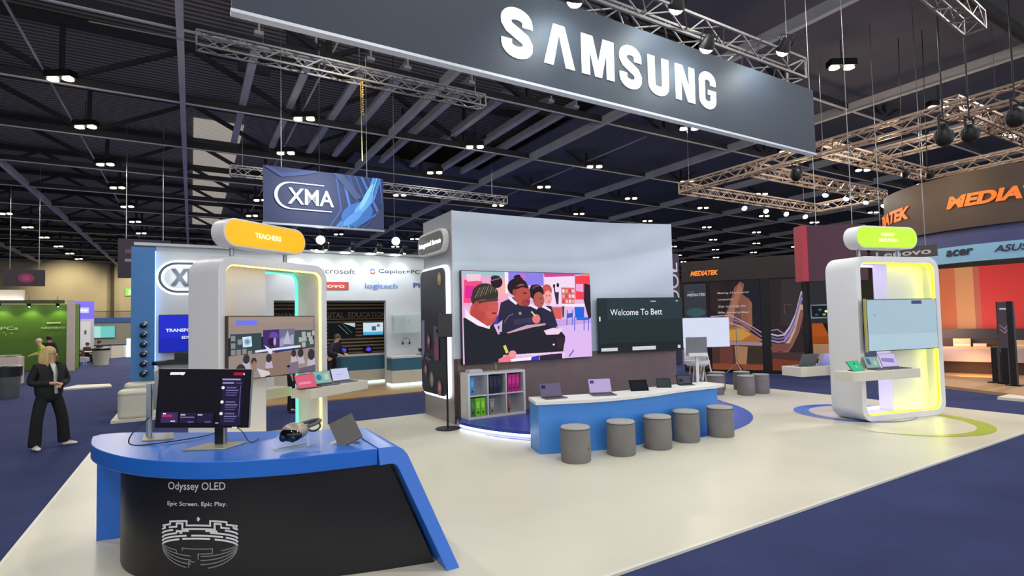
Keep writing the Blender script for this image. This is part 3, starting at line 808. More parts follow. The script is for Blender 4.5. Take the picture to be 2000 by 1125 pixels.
LB = (.32, 8.28, 0); RB = (9.96, 4.92, 0)
booth('white rounded-frame booth with an amber oval sign on top and green and yellow light strips', LB, LA, M_pillY, ['TEACHERS'], M_yel, M_grn, (.11, 1.0, .26, .47), (.06, 1.54), M_ptY)
booth('white rounded-frame booth with a lime oval sign on top and lemon glowing interior', RB, RA, M_pillG, ['PRIMARY', 'EDUCATION'], M_lem, M_vio, (1.02, 1.92, .22, .50), (.03, 1.50), M_ptG)
def bl(O, A, x, y, z=0):
    """booth-local metres -> world"""
    return (O[0] + math.cos(A) * x - math.sin(A) * y, O[1] + math.sin(A) * x + math.cos(A) * y, z)
# booth spill lamps: the strips' own light on the interior
for x, y, z in ((.5, .13, 2.6),):
    pass
def shelf(label, loc, ang, w, d, z0=.78, z1=.93, rl=False):
    t = thing('display_shelf', label, 'shelf', (loc[0], loc[1], z0), ang)
    r = .12
    poly = [(0, 0), (w, 0), (w, d), (0, d)] if not rl else [(0, d)] + [(0 + r - r * math.cos(R(a)), r - r * math.sin(R(a))) for a in range(0, 91, 15)] + [(w, 0), (w, d)]
    MB().prism(poly, 0, z1 - z0).build('shelf_box', M_cream, t, bevel=.005)
    return t
shelf('cream box shelf with three portable computers, sticking out of the amber-signed booth', bl(LB, LA, 1.24, -.42), LA, 1.32, .42)
shelf('cream shelf on the rear of the amber-signed booth', bl(LB, LA, .85, BDp), LA, 1.0, .35, .72, .87)
shelf('cream box shelf with rounded corner across the front of the lime-signed booth', bl(RB, RA, -.60, -.40), RA, 1.46, .40, rl=True)
shelf('cream shelf jutting out behind the lime-signed booth', bl(RB, RA, -.62, BDp + .05), RA, 1.3, .45, .76, .93)

# ---- televisions ---------------------------------------------------
def tv(label, loc, ang, w, h, art, bez='#15110d', t_=.06, name='television', cat='television', bg='#223', face=None, sc=None):
    t = thing(name, label, cat, loc, ang)
    MB().box(-.012, w + .012, 0, t_, -.012, h + .012).build('casing', mat('tv_casing_' + bez[1:], bez, .35, noise=(5, .05)), t, bevel=.003)
    p = Pic(w, h, bg); p.v = [Vector((v[0], v[1] - .0005, v[2])) for v in p.v]; art(p)
    p.build('screen', sc or M_screen, t)
    return t
def quad(p, xl, xr, tl, tr, bl_, br):
    """maps photo-crop pixels of a screen to its own metres"""
    def X(x): return max(0, min(1, (x - xl) / (xr - xl))) * p.w
    def Q(x, y):
        u = (x - xl) / (xr - xl); t = tl + (tr - tl) * u; b_ = bl_ + (br - bl_) * u
        return (max(0, min(1, u)) * p.w, max(0, min(1, 1 - (y - t) / (b_ - t))) * p.h)
    return Q
def art_class(p):
    Q = quad(p, 118, 1490, 165, 135, 1020, 1000)
    P = lambda pts, col: p.poly([Q(*a) for a in pts], col)
    def E(x, y, rx, ry, col):
        cx_, cz = Q(x, y); p.ell(cx_, cz, rx / 1372 * p.w, ry / 860 * p.h, col, 16)
    P([(118, 165), (1490, 135), (1490, 420), (118, 450)], '#97867f'); P([(118, 165), (1490, 135), (1490, 230), (118, 260)], '#9d8a80')
    P([(140, 400), (590, 385), (590, 690), (140, 700)], '#33474c'); P([(1130, 350), (1480, 345), (1480, 630), (1130, 630)], '#3f5152')
    P([(118, 690), (1490, 630), (1490, 1000), (118, 1020)], '#94857e'); P([(700, 680), (1100, 670), (1000, 1010), (600, 1010)], '#8a7166')
    for x, y in ((150, 420), (150, 520), (240, 470), (150, 610), (225, 610), (305, 600), (385, 630)): P([(x, y), (x + 60, y), (x + 60, y + 70), (x, y + 70)], '#8b8584')
    for x, y in ((1255, 375), (1350, 385), (1200, 460), (1270, 450), (1380, 450), (1250, 540), (1400, 500), (1440, 360)): P([(x, y), (x + 70, y), (x + 70, y + 75), (x, y + 75)], '#a9a8a6')
    P([(215, 215), (510, 205), (510, 275), (215, 285)], '#6d77e8')
    P([(300, 440), (430, 430), (440, 570), (310, 580)], '#dbe6f4'); E(370, 505, 55, 55, '#a9c4da'); E(370, 505, 30, 30, '#6e8fb4')
    P([(605, 345), (860, 335), (860, 600), (605, 600)], '#40306a'); P([(860, 335), (1115, 325), (1115, 590), (860, 600)], '#6d6a8c')
    E(770, 430, 70, 60, '#6a48a0'); E(735, 520, 55, 65, '#2c1c30'); E(785, 515, 22, 55, '#b9a0cc')
    P([(900, 560), (1000, 350), (1060, 560)], '#b4b2c4'); P([(870, 480), (930, 440), (930, 580), (870, 590)], '#9a98b4'); P([(1040, 430), (1100, 410), (1100, 560), (1040, 570)], '#a4a2ba')
    P([(480, 630), (1220, 580), (1220, 615), (480, 660)], '#d9dbf4'); P([(620, 560), (750, 640), (730, 690), (690, 680)], '#d9dbf4'); P([(780, 650), (1100, 620), (1100, 650), (780, 680)], '#30386a')
    for x, y, r_, sh in ((350, 740, 48, 1), (460, 780, 40, 0), (270, 900, 72, 0), (685, 750, 45, 1), (1095, 700, 42, 1), (1215, 700, 52, 1), (1410, 735, 66, 1)):
        if sh: P([(x - r_ * 1.3, y + r_ * 3.2), (x - r_, y + r_), (x + r_, y + r_), (x + r_ * 1.5, y + r_ * 3.2)], '#b9aebb')
        E(x, y, r_, r_ * 1.35, '#3a3238')
    E(460, 850, 30, 80, '#9a7468'); P([(500, 880), (690, 940), (700, 1005), (560, 1010)], '#cfc6cc'); P([(990, 860), (1170, 820), (1170, 1000), (980, 1005)], '#7d6d7c'); E(1000, 890, 28, 18, '#2c1c24')
    P([(1170, 940), (1480, 900), (1480, 1000), (1180, 1005)], '#665a6e'); P([(630, 1030), (700, 1010), (700, 990), (620, 1000)], '#333')
p_l = bl(LB, LA, .10, -.06, 1.17)
tv('large wooden-edged television showing a classroom, on the amber-signed booth', p_l, LA, 1.57, .88, art_class, '#3b2a1a', .055)
def art_white(p):
    p.rect(0, 0, p.w, p.h, '#a4bccb'); p.rect(.0, .0, p.w, .28, '#aec6d4')
    p.rect(1.05, .80, 1.30, .86, '#3d4a72'); p.rect(.16, .60, .19, .63, '#7a96ae'); p.rect(.12, .60, .14, .62, '#8aa')
t = tv('large television with a plain pale blue screen, on the lime-signed booth', bl(RB, RA, .07, -.12, 1.24), RA, 1.66, .88, art_white, '#0d0f12', .06)
MB().box(-.05, -.013, .0, .03, -.02, .90).build('pen_tray', mat('yellowish_trim', '#a9a45a', .5, noise=(4, .05)), t, smooth=False)

# ---- cream feature wall -------------------------------------------
WA, WB, WC = (4.26, 9.24), (7.44, 9.10), (9.42, 8.56)
M_fw = mat('cool_white_wall', '#d2e0ec', .55, noise=(.7, .02))
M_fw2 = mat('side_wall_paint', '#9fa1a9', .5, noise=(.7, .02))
M_wood = mat('brown_wood_laminate', '#7d6a63', .5, noise=(2.5, .07))
fwpts = [WA, WB, WC]
def curve_wall(z0, z1, off=0, th=.12, pts=None):
    F = smooth_curve([Vector(p) for p in (pts or [(4.26, 9.24), (5.8, 9.21), (7.44, 9.10), (8.5, 8.86), (9.42, 8.56)])], 6)
    fr = []; bk = []
    for i, p in enumerate(F):
        a = F[max(0, i - 1)]; b_ = F[min(len(F) - 1, i + 1)]; d = (b_ - a).normalized(); q = Vector((d.y, -d.x))
        fr.append(tuple(p + q * off)); bk.append(tuple(p + q * (off - th)))
    return MB().prism(fr + bk[::-1], z0, z1)
ow = thing('feature_wall', 'tall pale grey feature wall with brown wood lower part, in the middle of the stand', 'wall panel', (4.26, 9.24, 0))
def ob(mb, name, m_, O, parent, **k):
    o = mb.build(name, m_, parent, **k)
    for v in o.data.vertices: v.co -= Vector(O)
    return o
OW = (4.26, 9.24, 0)
ob(curve_wall(1.21, 4.03), 'upper_panel', M_fw, OW, ow)
ob(curve_wall(.0, 1.21, .004), 'wood_panel', M_wood, OW, ow)
ob(MB().box(4.245, 4.37, 9.25, 10.70, 0, 4.03), 'side_panel', M_fw2, OW, ow, smooth=False)
ob(MB().box(4.234, 4.246, 9.23, 10.71, 0, 1.2), 'side_skirt', mat('warm_side_skirt', '#a39a94', .35, .2, noise=(1, .05)), OW, ow, smooth=False)
ob(MB().box(4.37, 9.3, 10.58, 10.70, 0, 4.03).box(9.3, 9.42, 8.7, 10.70, 0, 4.03), 'rear_panel', M_fw2, OW, ow, smooth=False)
ob(MB().box(4.236, 4.262, 9.225, 9.25, 1.21, 4.03), 'corner_trim', M_white, OW, ow, smooth=False)
ob(MB().box(4.232, 4.30, 9.215, 9.25, 0, 1.21), 'corner_trim', mat('brown_corner_trim', '#4d3c34', .5, noise=(3, .1)), OW, ow, smooth=False)

# phone-shaped dark panel on the wall's side (faces -x)
def yz_panel(loops_poly, x0, x1): return [(x0, -a, b_) for a, b_ in loops_poly], [(x1, -a, b_) for a, b_ in loops_poly]
t = thing('portrait_panel', 'tall dark rounded panel with portrait circles, lit white edge, beside the video wall', 'panel', (4.232, 10.03, 0), R(-90))
# local x runs along -y (towards the camera), local -y faces -x
MB().wall(rrect(1.36, 2.58, .18, 8, 0.01, 1.73), -.05, 0).build('light_box', mat('edge_light_box', '#e8ecf4', .4, emit='#dfe6f4', es=1.1, noise=(2, .01)), t)
MB().wall(rrect(1.25, 2.48, .16, 8, -.03, 1.73), -.075, -.04).build('dark_face', mat('dark_slate_face', '#2c2f38', .45, noise=(.8, .04)), t)
p = Pic(.001, .001, '#2c2f38', .001)
p.ell(.36, 2.85, .10, .13, '#b08a6a'); p.ell(.36, 2.87, .05, .07, '#d9b890')
p.poly([(-.78, 2.05), (-.44, 2.05), (-.46, 1.42), (-.56, 1.25), (-.78, 1.20)], '#9690ae')
for x, z, c_ in ((-.42, 1.02, '#5e4a50'), (-.10, .86, '#8f8884'), (.30, .72, '#a06a6a'), (-.22, 1.62, '#7a3a50')): p.ell(x, z, .10, .15, c_); p.ell(x, z + .02, .05, .08, '#b89c90')
p.poly([(.05, 1.95), (.30, 1.90), (.30, 1.25), (.08, 1.25)], '#6a5a6c'); p.ell(.18, 1.42, .1, .14, '#a04860'); p.line([(-.4, 1.28), (-.1, 1.25)], .03, '#88788c'); p.line([(-.26, 1.38), (-.26, 1.18)], .03, '#88788c')
p.v = [Vector((v[0] if abs(v[0]) < .6 else -.6 if v[0] < 0 else v[0], v[1] - .078, v[2] - .09)) for v in p.v]
p.build('portrait_print', M_print, t)
t = thing('pill_sign', 'grey oval lightbox sign with glowing white words, high on the side of the feature wall', 'sign', (4.24, 10.03, 3.50), R(-90))
MB().wall(rrect(1.36, .46, .22, 9), -.12, 0).build('sign_body', M_white, t, bevel=.01)
MB().wall(rrect(1.26, .37, .18, 9), -.13, -.115).build('dark_face', mat('charcoal_face', '#3a4044', .4, noise=(2, .03)), t)
vs, fs = font_mesh('Integrated Screen', .03)
x0 = min(v[0] for v in vs); x1 = max(v[0] for v in vs)
MB().add([(-.56 + (v[0] - x0) / (x1 - x0) * 1.12, -.136, -.05 + v[1] * .13) for v in vs], fs).build('lettering', mat('glowing_letters', '#fff', .4, emit='#fafdff', es=2.2, noise=(2, .01)), t, smooth=False)

# round blue plinth and its light edge
SC = (7.06, 9.02); SR = 2.94
def disc(r, z0, z1, clip=None, n=72):
    pts = []
    for i in range(n + 1):
        a = R(178 + 182 * i / n); pts.append((SC[0] + r * math.cos(a), SC[1] + r * math.sin(a)))
    return MB().prism(pts, z0, z1)
pl = thing('plinth', 'low round blue plinth with a glowing white rim in front of the feature wall', 'plinth', (SC[0], SC[1], 0))
OP = (SC[0], SC[1], 0)
def disc(r, z0, z1):
    pts = []
    for i in range(61):
        a = R(184 + 168 * i / 60); pts.append((SC[0] + r * math.cos(a), max(6.98, SC[1] + r * math.sin(a))))
    F = smooth_curve([Vector(p) for p in [(4.26, 9.24), (5.8, 9.21), (7.44, 9.10), (8.5, 8.86), (9.42, 8.56)]], 6)
    return MB().prism(pts + [(p.x - .0, p.y - .012) for p in F[::-1]], z0, z1)
ob(disc(SR, .075, .125), 'blue_top', mat('royal_blue_vinyl', '#2a3f9c', .3, noise=(2, .03)), OP, pl)
ob(disc(SR - .03, .0, .075), 'riser', mat('lilac_riser', '#b7bbe6', .5, noise=(2, .03)), OP, pl)
strip = MB()
pts = [(SC[0] + (SR - .018) * math.cos(R(a)), max(6.99, SC[1] + (SR - .018) * math.sin(R(a))), .055) for a in range(184, 353, 3)]
strip.tube(pts, .020, 6)
ob(strip, 'rim_light', M_led_white, OP, pl)

# ---- LED video wall -------------------------------------------------
def art_kids(p):
    Q = quad(p, 45, 1472, 55, 100, 1055, 972)
    P = lambda pts, col: p.poly([Q(*a) for a in pts], col)
    def E(x, y, rx, ry, col, a=0):
        cx_, cz = Q(x, y); p.ell(cx_, cz, rx / 1427 * p.w, ry / 930 * p.h, col, 20, a)
    P([(45, 55), (1472, 100), (1472, 972), (45, 1055)], '#e2b6e2')
    P([(45, 55), (520, 60), (520, 420), (45, 440)], '#eaa6cc'); P([(50, 60), (490, 62), (490, 120), (60, 110)], '#9cc4c8')
    P([(70, 150), (250, 170), (240, 400), (60, 400)], '#ee4f80'); P([(80, 210), (170, 220), (160, 350), (75, 350)], '#e02a9c'); P([(90, 90), (240, 90), (230, 160), (100, 170)], '#f0c8dc')
    P([(400, 150), (520, 150), (520, 330), (400, 330)], '#f0b0a8'); P([(485, 60), (525, 62), (520, 300), (490, 300)], '#f4e6f6')
    P([(525, 62), (915, 78), (915, 220), (525, 210)], '#8c7ee6'); P([(915, 78), (1290, 85), (1290, 120), (930, 128)], '#d0439c'); P([(925, 128), (1285, 120), (1285, 450), (925, 430)], '#eed8f2')
    P([(1290, 120), (1472, 105), (1472, 370), (1290, 370)], '#ee4250'); P([(1300, 205), (1390, 205), (1390, 290), (1300, 280)], '#f0a4d4'); P([(1290, 88), (1385, 90), (1385, 102), (1290, 104)], '#5340c8')
    P([(1385, 95), (1472, 95), (1472, 120), (1385, 118)], '#f68c70')
    P([(1120, 240), (1280, 245), (1280, 420), (1120, 420)], '#d96a66')
    for i in range(4):
        for j in range(3): P([(1130 + i * 38, 262 + j * 55), (1158 + i * 38, 262 + j * 55), (1158 + i * 38, 296 + j * 55), (1130 + i * 38, 296 + j * 55)], ['#f0d8e8', '#e8a89c', '#c84a50', '#f4c0d0'][(i + j) % 4])
    P([(1120, 415), (1400, 415), (1400, 445), (1120, 442)], '#f2e4fa')
    P([(1120, 442), (1150, 442), (1140, 560), (1120, 560)], '#5a3c58'); P([(1000, 450), (1120, 450), (1110, 580), (1000, 570)], '#d8605a')
    P([(1090, 640), (1472, 570), (1472, 972), (1090, 995)], '#dcb8ee'); P([(1000, 590), (1472, 560), (1472, 620), (1010, 660)], '#c6a2e0')
    # chairs
    P([(1270, 450), (1390, 450), (1385, 565), (1275, 565)], '#2263e0')
    for x in (1268, 1385, 1440): p.line([Q(x, 555), Q(x - 5, 700)], .02, '#2a58d8')
    P([(1290, 560), (1440, 560), (1440, 590), (1290, 590)], '#2a6ce8'); P([(1175, 520), (1250, 510), (1240, 560), (1170, 570)], '#2f5fd0')
    for x in (1180, 1245): p.line([Q(x, 480), Q(x - 10, 640)], .02, '#3a62cc')
    P([(1400, 200), (1472, 215), (1472, 560), (1440, 580), (1385, 380)], '#2e1f30')
    p.line([Q(1030, 220), Q(1040, 310), Q(1060, 420)], .03, '#43304a'); E(1075, 215, 16, 24, '#2c2030'); E(1030, 225, 14, 22, '#2c2030'); P([(1045, 290), (1085, 290), (1075, 420), (1055, 415)], '#382840')
    # fourth child
    E(945, 270, 58, 66, '#c8584e'); E(955, 350, 46, 80, '#f0a0a4'); E(940, 330, 10, 5, '#5a3038'); E(975, 328, 9, 5, '#5a3038'); E(965, 392, 14, 5, '#c04a58'); P([(870, 430), (990, 440), (1060, 650), (1000, 680), (880, 640)], '#2b2b42'); P([(890, 415), (985, 480), (985, 500), (880, 450)], '#ecdcf4')
    # third child
    P([(700, 440), (870, 450), (890, 640), (1000, 700), (700, 740)], '#25253a'); E(822, 290, 84, 84, '#241a22'); E(790, 240, 34, 30, '#2c2028'); E(848, 372, 62, 86, '#b05a54'); E(872, 360, 16, 5, '#4a2428'); E(880, 410, 14, 6, '#8c3840'); E(795, 375, 14, 26, '#9c4c48'); P([(740, 400), (840, 455), (820, 475), (730, 430)], '#ecdcf4')
    p.line([Q(780, 250), Q(815, 225), Q(850, 225)], .02, '#8a5070')
    # second child
    P([(430, 400), (560, 340), (700, 430), (790, 480), (860, 560), (860, 640), (420, 760), (380, 620)], '#2d2942')
    E(615, 235, 112, 96, '#271c26'); E(625, 135, 52, 34, '#2c2028'); P([(640, 90), (680, 92), (708, 130), (690, 160), (650, 125)], '#d070b8'); E(662, 318, 92, 116, '#b4504a', .1); E(620, 300, 60, 60, '#b4504a'); P([(560, 235), (640, 222), (720, 205), (738, 250), (660, 236), (590, 262), (556, 300)], '#2c2028'); E(700, 400, 46, 40, '#9a4440'); E(726, 385, 20, 9, '#7a2c34'); E(738, 345, 12, 16, '#a04842')
    E(690, 300, 22, 8, '#5c2428'); E(575, 290, 20, 34, '#9c4640')
    P([(505, 325), (540, 340), (605, 405), (590, 425), (520, 370)], '#efe2f6'); p.line([Q(460, 610), Q(510, 540), Q(560, 520)], .015, '#77708e'); E(632, 515, 16, 16, '#9a9480')
    P([(560, 580), (780, 555), (790, 610), (560, 640)], '#3b3757'); E(810, 575, 46, 50, '#e07a78'); p.line([Q(755, 495), Q(800, 545)], .03, '#d8d488')
    P([(385, 740), (880, 640), (1060, 670), (1140, 760), (1110, 920), (400, 960)], '#26242f'); P([(480, 720), (700, 640), (915, 622), (912, 640), (760, 665), (500, 728)], '#c8a0b4'); P([(890, 700), (1000, 670), (1120, 680), (1060, 740), (920, 745)], '#f2d2ea')
    P([(1040, 770), (1140, 790), (1110, 900), (1040, 880)], '#3a2632'); E(1000, 848, 12, 10, '#f4e4f0')
    P([(360, 650), (440, 585), (430, 710), (395, 715), (410, 640), (370, 670)], '#c8b6d0'); P([(340, 520), (400, 540), (390, 620), (340, 640)], '#4a3ab8')
    # first child
    P([(45, 560), (110, 560), (300, 660), (340, 620), (400, 760), (450, 920), (430, 1000), (380, 1032), (50, 1055)], '#24262f')
    E(250, 500, 140, 150, '#c4504c'); E(330, 460, 70, 110, '#cf5c56'); E(190, 540, 70, 90, '#b84844')
    E(268, 310, 134, 112, '#3a322e'); E(170, 360, 48, 62, '#3a322e'); E(255, 430, 110, 62, '#c4504c'); E(345, 425, 56, 66, '#cb5852'); P([(150, 385), (260, 372), (395, 345), (400, 380), (270, 392), (170, 420)], '#4a3e38')
    for i in range(9): p.line([Q(160 + i * 26, 350 - i * 8), Q(215 + i * 22, 240 - i * 6)], .012, '#6b6454' if i % 2 else '#8e8876')
    E(385, 180, 62, 62, '#281e26'); E(375, 135, 50, 26, '#332832'); p.line([Q(330, 165), Q(420, 140)], .015, '#8a8090')
    E(175, 425, 24, 40, '#b64a48'); P([(62, 460), (110, 530), (280, 650), (310, 645), (300, 680), (180, 640), (62, 560)], '#f6e6f4')
    E(350, 512, 26, 9, '#5a2a3a')
    P([(385, 1000), (560, 915), (575, 960), (520, 1032), (390, 1035)], '#ee7a88'); P([(510, 1000), (740, 975), (740, 1010), (520, 1030)], '#f4ecf8'); p.line([Q(450, 855), Q(480, 935)], .06, '#d8d070'); E(535, 945, 40, 36, '#f0949c')
    P([(740, 980), (830, 960), (820, 1010), (730, 1020)], '#3b3bc4'); P([(830, 965), (1090, 930), (1090, 995), (830, 1010)], '#30283a')
    P([(1090, 930), (1130, 935), (1120, 990), (1090, 995)], '#e8c6f2'); p.line([Q(1170, 975), Q(1230, 905)], .03, '#7060a8')
    x0_, z0_ = Q(570, 975); x1_, z1_ = Q(1090, 930)
    p.text('we see the learning and the teaching', x0_, z0_ + .0, .05, '#f4f0f8', w=x1_ - x0_, bold=.02)
vw_d = math.atan2(-.14, 3.18)
tv('huge video wall showing schoolchildren writing, on the feature wall', (4.37, 9.21 - .085, 1.11), vw_d, 2.97, 1.76, art_kids, '#101014', .075, 'video_wall', 'screen')
def art_welcome(p):
    p.rect(0, 0, p.w, p.h, '#22292c'); p.rect(0, .2, p.w, p.h, '#263135'); p.rect(.2, .7, p.w, p.h, '#2a3a40')
    p.text('Welcome To Bett', .27, .80, .135, '#eef2f4', w=1.28)
    p.rect(.03, .03, .42, .10, '#c9cdd0'); p.rect(.78, .03, 1.36, .11, '#c9cdd0'); p.rect(1.92, .04, 1.99, .11, '#c9cdd0'); p.rect(1.26, 1.09, 1.40, 1.11, '#b4bcc0'); p.rect(1.9, 1.09, 1.97, 1.11, '#b4bcc0'); p.rect(-.0, .68, .03, .78, '#e8ecee')
wd_ = math.atan2(8.56 - 9.04, 9.42 - 7.52)
tv('big dark interactive screen reading Welcome, on the feature wall', (7.53, 9.02 - .08, 1.17), wd_, 2.06, 1.17, art_welcome, '#0b0d10', .07, 'interactive_screen', 'screen')

# ---- cube shelf ------------------------------------------------------
def put(mb, name, m_, parent, **k): return mb.build(name, m_, parent, **k)
cs = thing('cube_shelf', 'white six-cube shelf unit standing on the blue plinth', 'shelf unit', (4.31, 8.82, .125), R(-1))
CW, CH, CD = 1.22, .84, .33
M_sw = mat('white_shelf_board', '#d9d8d6', .45, noise=(3, .02))
f = MB(); th = .045
f.box(0, CW, 0, CD, 0, th).box(0, CW, 0, CD, CH - th, CH).box(0, th, 0, CD, th, CH - th).box(CW - th, CW, 0, CD, th, CH - th)
f.build('frame', M_sw, cs, smooth=False, bevel=.002)
for x in (1, 2): MB().box(x * (CW - th) / 3 + .01, x * (CW - th) / 3 + .034, .01, CD, th, CH - th).build('divider', M_sw, cs, smooth=False)
MB().box(th, CW - th, .01, CD, CH / 2 - .012, CH / 2 + .012).build('divider', M_sw, cs, smooth=False)
MB().box(th, CW - th, CD - .01, CD, th, CH - th).build('back_board', mat('grey_back_board', '#a9aeb4', .6, noise=(2, .03)), cs, smooth=False)
def binder(col, name, x, z, w, h, label, d=.26):
    q = Vector((4.31, 8.82, .125)) + Matrix.Rotation(R(-1), 3, 'Z') @ Vector((x, .03, z))
    t = thing('binder', label, 'binder', q, R(-1), 'binders in the cube shelf')
    MB().box(0, w, 0, d, 0, h).build('cover', mat(name, col, .5, noise=(4, .04)), t, bevel=.004)
    for zz in (.07,): MB().lathe([(.016, 0), (.016, .004)], 12, Matrix.Translation((w / 2, -.001, zz)) @ Matrix.Rotation(R(90), 4, 'X')).build('finger_hole', M_dark, t)
    if h > .25: MB().box(w * .2, w * .8, -.002, 0, h * .45, h * .8).build('spine_label', mat(name + '_label', tuple(min(1, a * 1.5 + .02) for a in c(col)[:3]) + (1,), .6), t, smooth=False)
U = CH / 2 + .012
binder('#3b8fd0', 'sky_blue_binder', .055, U, .09, .33, 'sky blue binder in the top left cube')
for i in range(3): binder('#191c34', 'navy_binder', .455 + i * .085, U, .08, .33, ('left', 'middle', 'right')[i] + ' navy binder of three in the top middle cube')
for i in range(3): binder('#c01878', 'magenta_binder', .85 + i * .085, U, .08, .33, ('left', 'middle', 'right')[i] + ' magenta binder of three in the top right cube')
binder('#3c7a2c', 'dark_green_binder', .055, th, .1, .33, 'dark green binder in the bottom left cube'); 
for i in range(2): binder('#7ccb2a', 'lime_binder', .16 + i * .105, th, .10, .33, ('left', 'right')[i] + ' lime binder with a punched hole in the bottom left cube')
binder('#8f897e', 'taupe_binder', .455, th, .1, .30, 'taupe binder in the bottom middle cube')
binder('#a8563c', 'rust_binder', .85, th, .04, .33, 'thin rust-coloured folder in the bottom right cube')
t = thing('book_stack', 'two flat white booklets on top of the cube shelf, left end', 'booklets', (4.38, 8.88, .965), R(-1))
MB().box(0, .27, 0, .2, 0, .03).build('lower_booklet', mat('pale_blue_cover', '#b9c6d4', .6, noise=(3, .03)), t, smooth=False); MB().box(.01, .26, .01, .19, .03, .055).build('upper_booklet', M_white, t, smooth=False)
t = thing('glue_stick', 'slim olive tube standing on top of the cube shelf, right of centre', 'tube', (4.97, 8.95, .965))
MB().lathe([(.02, 0), (.02, .11), (.016, .115), (.016, .14)], 12).build('tube_body', mat('olive_tube', '#8c8a4a', .5, noise=(5, .05)), t)

# ---- black sign stand -------------------------------------------------
t = thing('tablet_stand', 'slim black floor stand with a black tablet facing the dark portrait panel', 'stand', (3.95, 8.93, 0))
MB().lathe([(.22, 0), (.22, .012), (.19, .02), (.03, .035)], 28).build('base', M_blk, t)
MB().tube([(0, 0, .03), (0, 0, 1.72)], .018, 10).build('pole', M_blk, t)
M = Matrix.Translation((-.03, -.02, 1.84)) @ Matrix.Rotation(R(-25), 4, 'Z') @ Matrix.Rotation(R(-4), 4, 'X')
MB().box(-.13, .13, -.015, .015, -.20, .22, M).build('tablet_case', mat('black_tablet_case', '#16161b', .4, noise=(6, .05)), t, bevel=.008)
MB().tube([(0, 0, 1.62), (-.12, .02, 1.66), (-.16, .06, 1.78)], .018, 8).build('bracket', M_blk, t)

# ---- blue wavy bench table -------------------------------------------
bt = thing('display_table', 'long low wavy table with bright blue front and white top', 'table', (4.2, 6.3, 0))
OB = (4.2, 6.3, 0)
fr = smooth_curve([Vector(p) for p in ((4.25, 6.43), (4.5, 6.32), (5.0, 6.13), (5.55, 6.03), (6.1, 6.02), (6.6, 6.06), (7.1, 6.06), (7.58, 6.02))], 5)
bk = smooth_curve([Vector(p) for p in ((7.66, 6.42), (7.1, 6.50), (6.6, 6.50), (6.1, 6.47), (5.55, 6.50), (5.0, 6.62), (4.5, 6.80), (4.38, 6.86))], 5)
front_off = [p + Vector((0, -.05)) for p in fr]
ob(MB().prism([tuple(p) for p in fr + bk], 0, .70), 'blue_body', mat('blue_table_front', '#4286d6', .35, noise=(2, .03)), OB, bt)
top = [(fr[0].x - .06, fr[0].y - .02)] + [(p.x, p.y - .05) for p in fr[1:-1]] + [(fr[-1].x + .22, fr[-1].y + .02)] + [(7.80, 6.42)] + [(p.x, p.y + .03) for p in bk[1:]]
ob(MB().prism(top, .70, .75), 'white_top', M_white, OB, bt, bevel=.004)

# ---- pouffes -----------------------------------------------------------
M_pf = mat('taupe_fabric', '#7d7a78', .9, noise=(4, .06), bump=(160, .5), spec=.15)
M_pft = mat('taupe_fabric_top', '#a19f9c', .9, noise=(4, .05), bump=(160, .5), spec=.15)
def pouffe(label, loc, group, rot=0):
    t = thing('pouffe', label, 'stool', loc, rot, group)
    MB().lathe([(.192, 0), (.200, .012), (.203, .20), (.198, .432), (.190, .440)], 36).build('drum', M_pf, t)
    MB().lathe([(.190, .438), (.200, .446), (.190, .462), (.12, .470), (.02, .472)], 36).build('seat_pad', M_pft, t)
    MB().tube([(.199 * math.cos(2 * PI * i / 36), .199 * math.sin(2 * PI * i / 36), .441) for i in range(36)], .0045, 6, closed=True).build('piping', mat('dark_piping', '#4a4745', .9, noise=(8, .1)), t)
    MB().box(.196, .206, -.006, .006, .17, .20).build('fabric_tag', M_dark, t, smooth=False)
    return t
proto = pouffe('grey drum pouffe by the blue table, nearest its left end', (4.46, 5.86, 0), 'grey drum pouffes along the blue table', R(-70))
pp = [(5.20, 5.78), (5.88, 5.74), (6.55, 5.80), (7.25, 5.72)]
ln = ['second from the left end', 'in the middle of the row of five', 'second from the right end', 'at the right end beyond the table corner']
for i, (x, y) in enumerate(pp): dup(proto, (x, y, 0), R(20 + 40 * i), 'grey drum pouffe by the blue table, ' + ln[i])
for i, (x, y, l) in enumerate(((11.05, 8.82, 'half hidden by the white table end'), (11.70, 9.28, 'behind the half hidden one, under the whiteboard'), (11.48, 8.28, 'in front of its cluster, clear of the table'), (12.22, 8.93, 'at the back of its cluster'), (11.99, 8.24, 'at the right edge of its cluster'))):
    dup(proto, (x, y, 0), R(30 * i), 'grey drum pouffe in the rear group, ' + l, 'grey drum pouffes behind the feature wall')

# ---- laptops and tablets ------------------------------------------------
M_lap = mat('grey_laptop_metal', '#5b5a62', .4, .5, noise=(9, .05)); M_lapd = mat('dark_keyboard', '#1f2026', .5, noise=(12, .1))
def laptop(label, loc, rot, scr_art, w=.33, d=.22, h=.21, lean=22, group=None, shell=None, sc=None):
    t = thing('laptop', label, 'laptop', loc, rot, group)
    MB().box(-w / 2, w / 2, -d, 0, 0, .014).build('keyboard_deck', shell or M_lap, t, bevel=.002)
    MB().box(-w / 2 + .02, w / 2 - .02, -d + .09, -.02, .014, .016).build('keys', M_lapd, t, smooth=False)
    M = Matrix.Translation((0, 0, .014)) @ Matrix.Rotation(R(-lean), 4, 'X')
    MB().box(-w / 2, w / 2, 0, .008, 0, h, M).build('lid', shell or M_lap, t, bevel=.002)
    p = Pic(w - .012, h - .02, '#111118', .0004); scr_art(p)
    p.v = [M @ Vector((v[0] - w / 2 + .006, v[1] - .0008, v[2] + .014)) for v in p.v]
    p.build('screen', sc or M_screen, t)
    return t
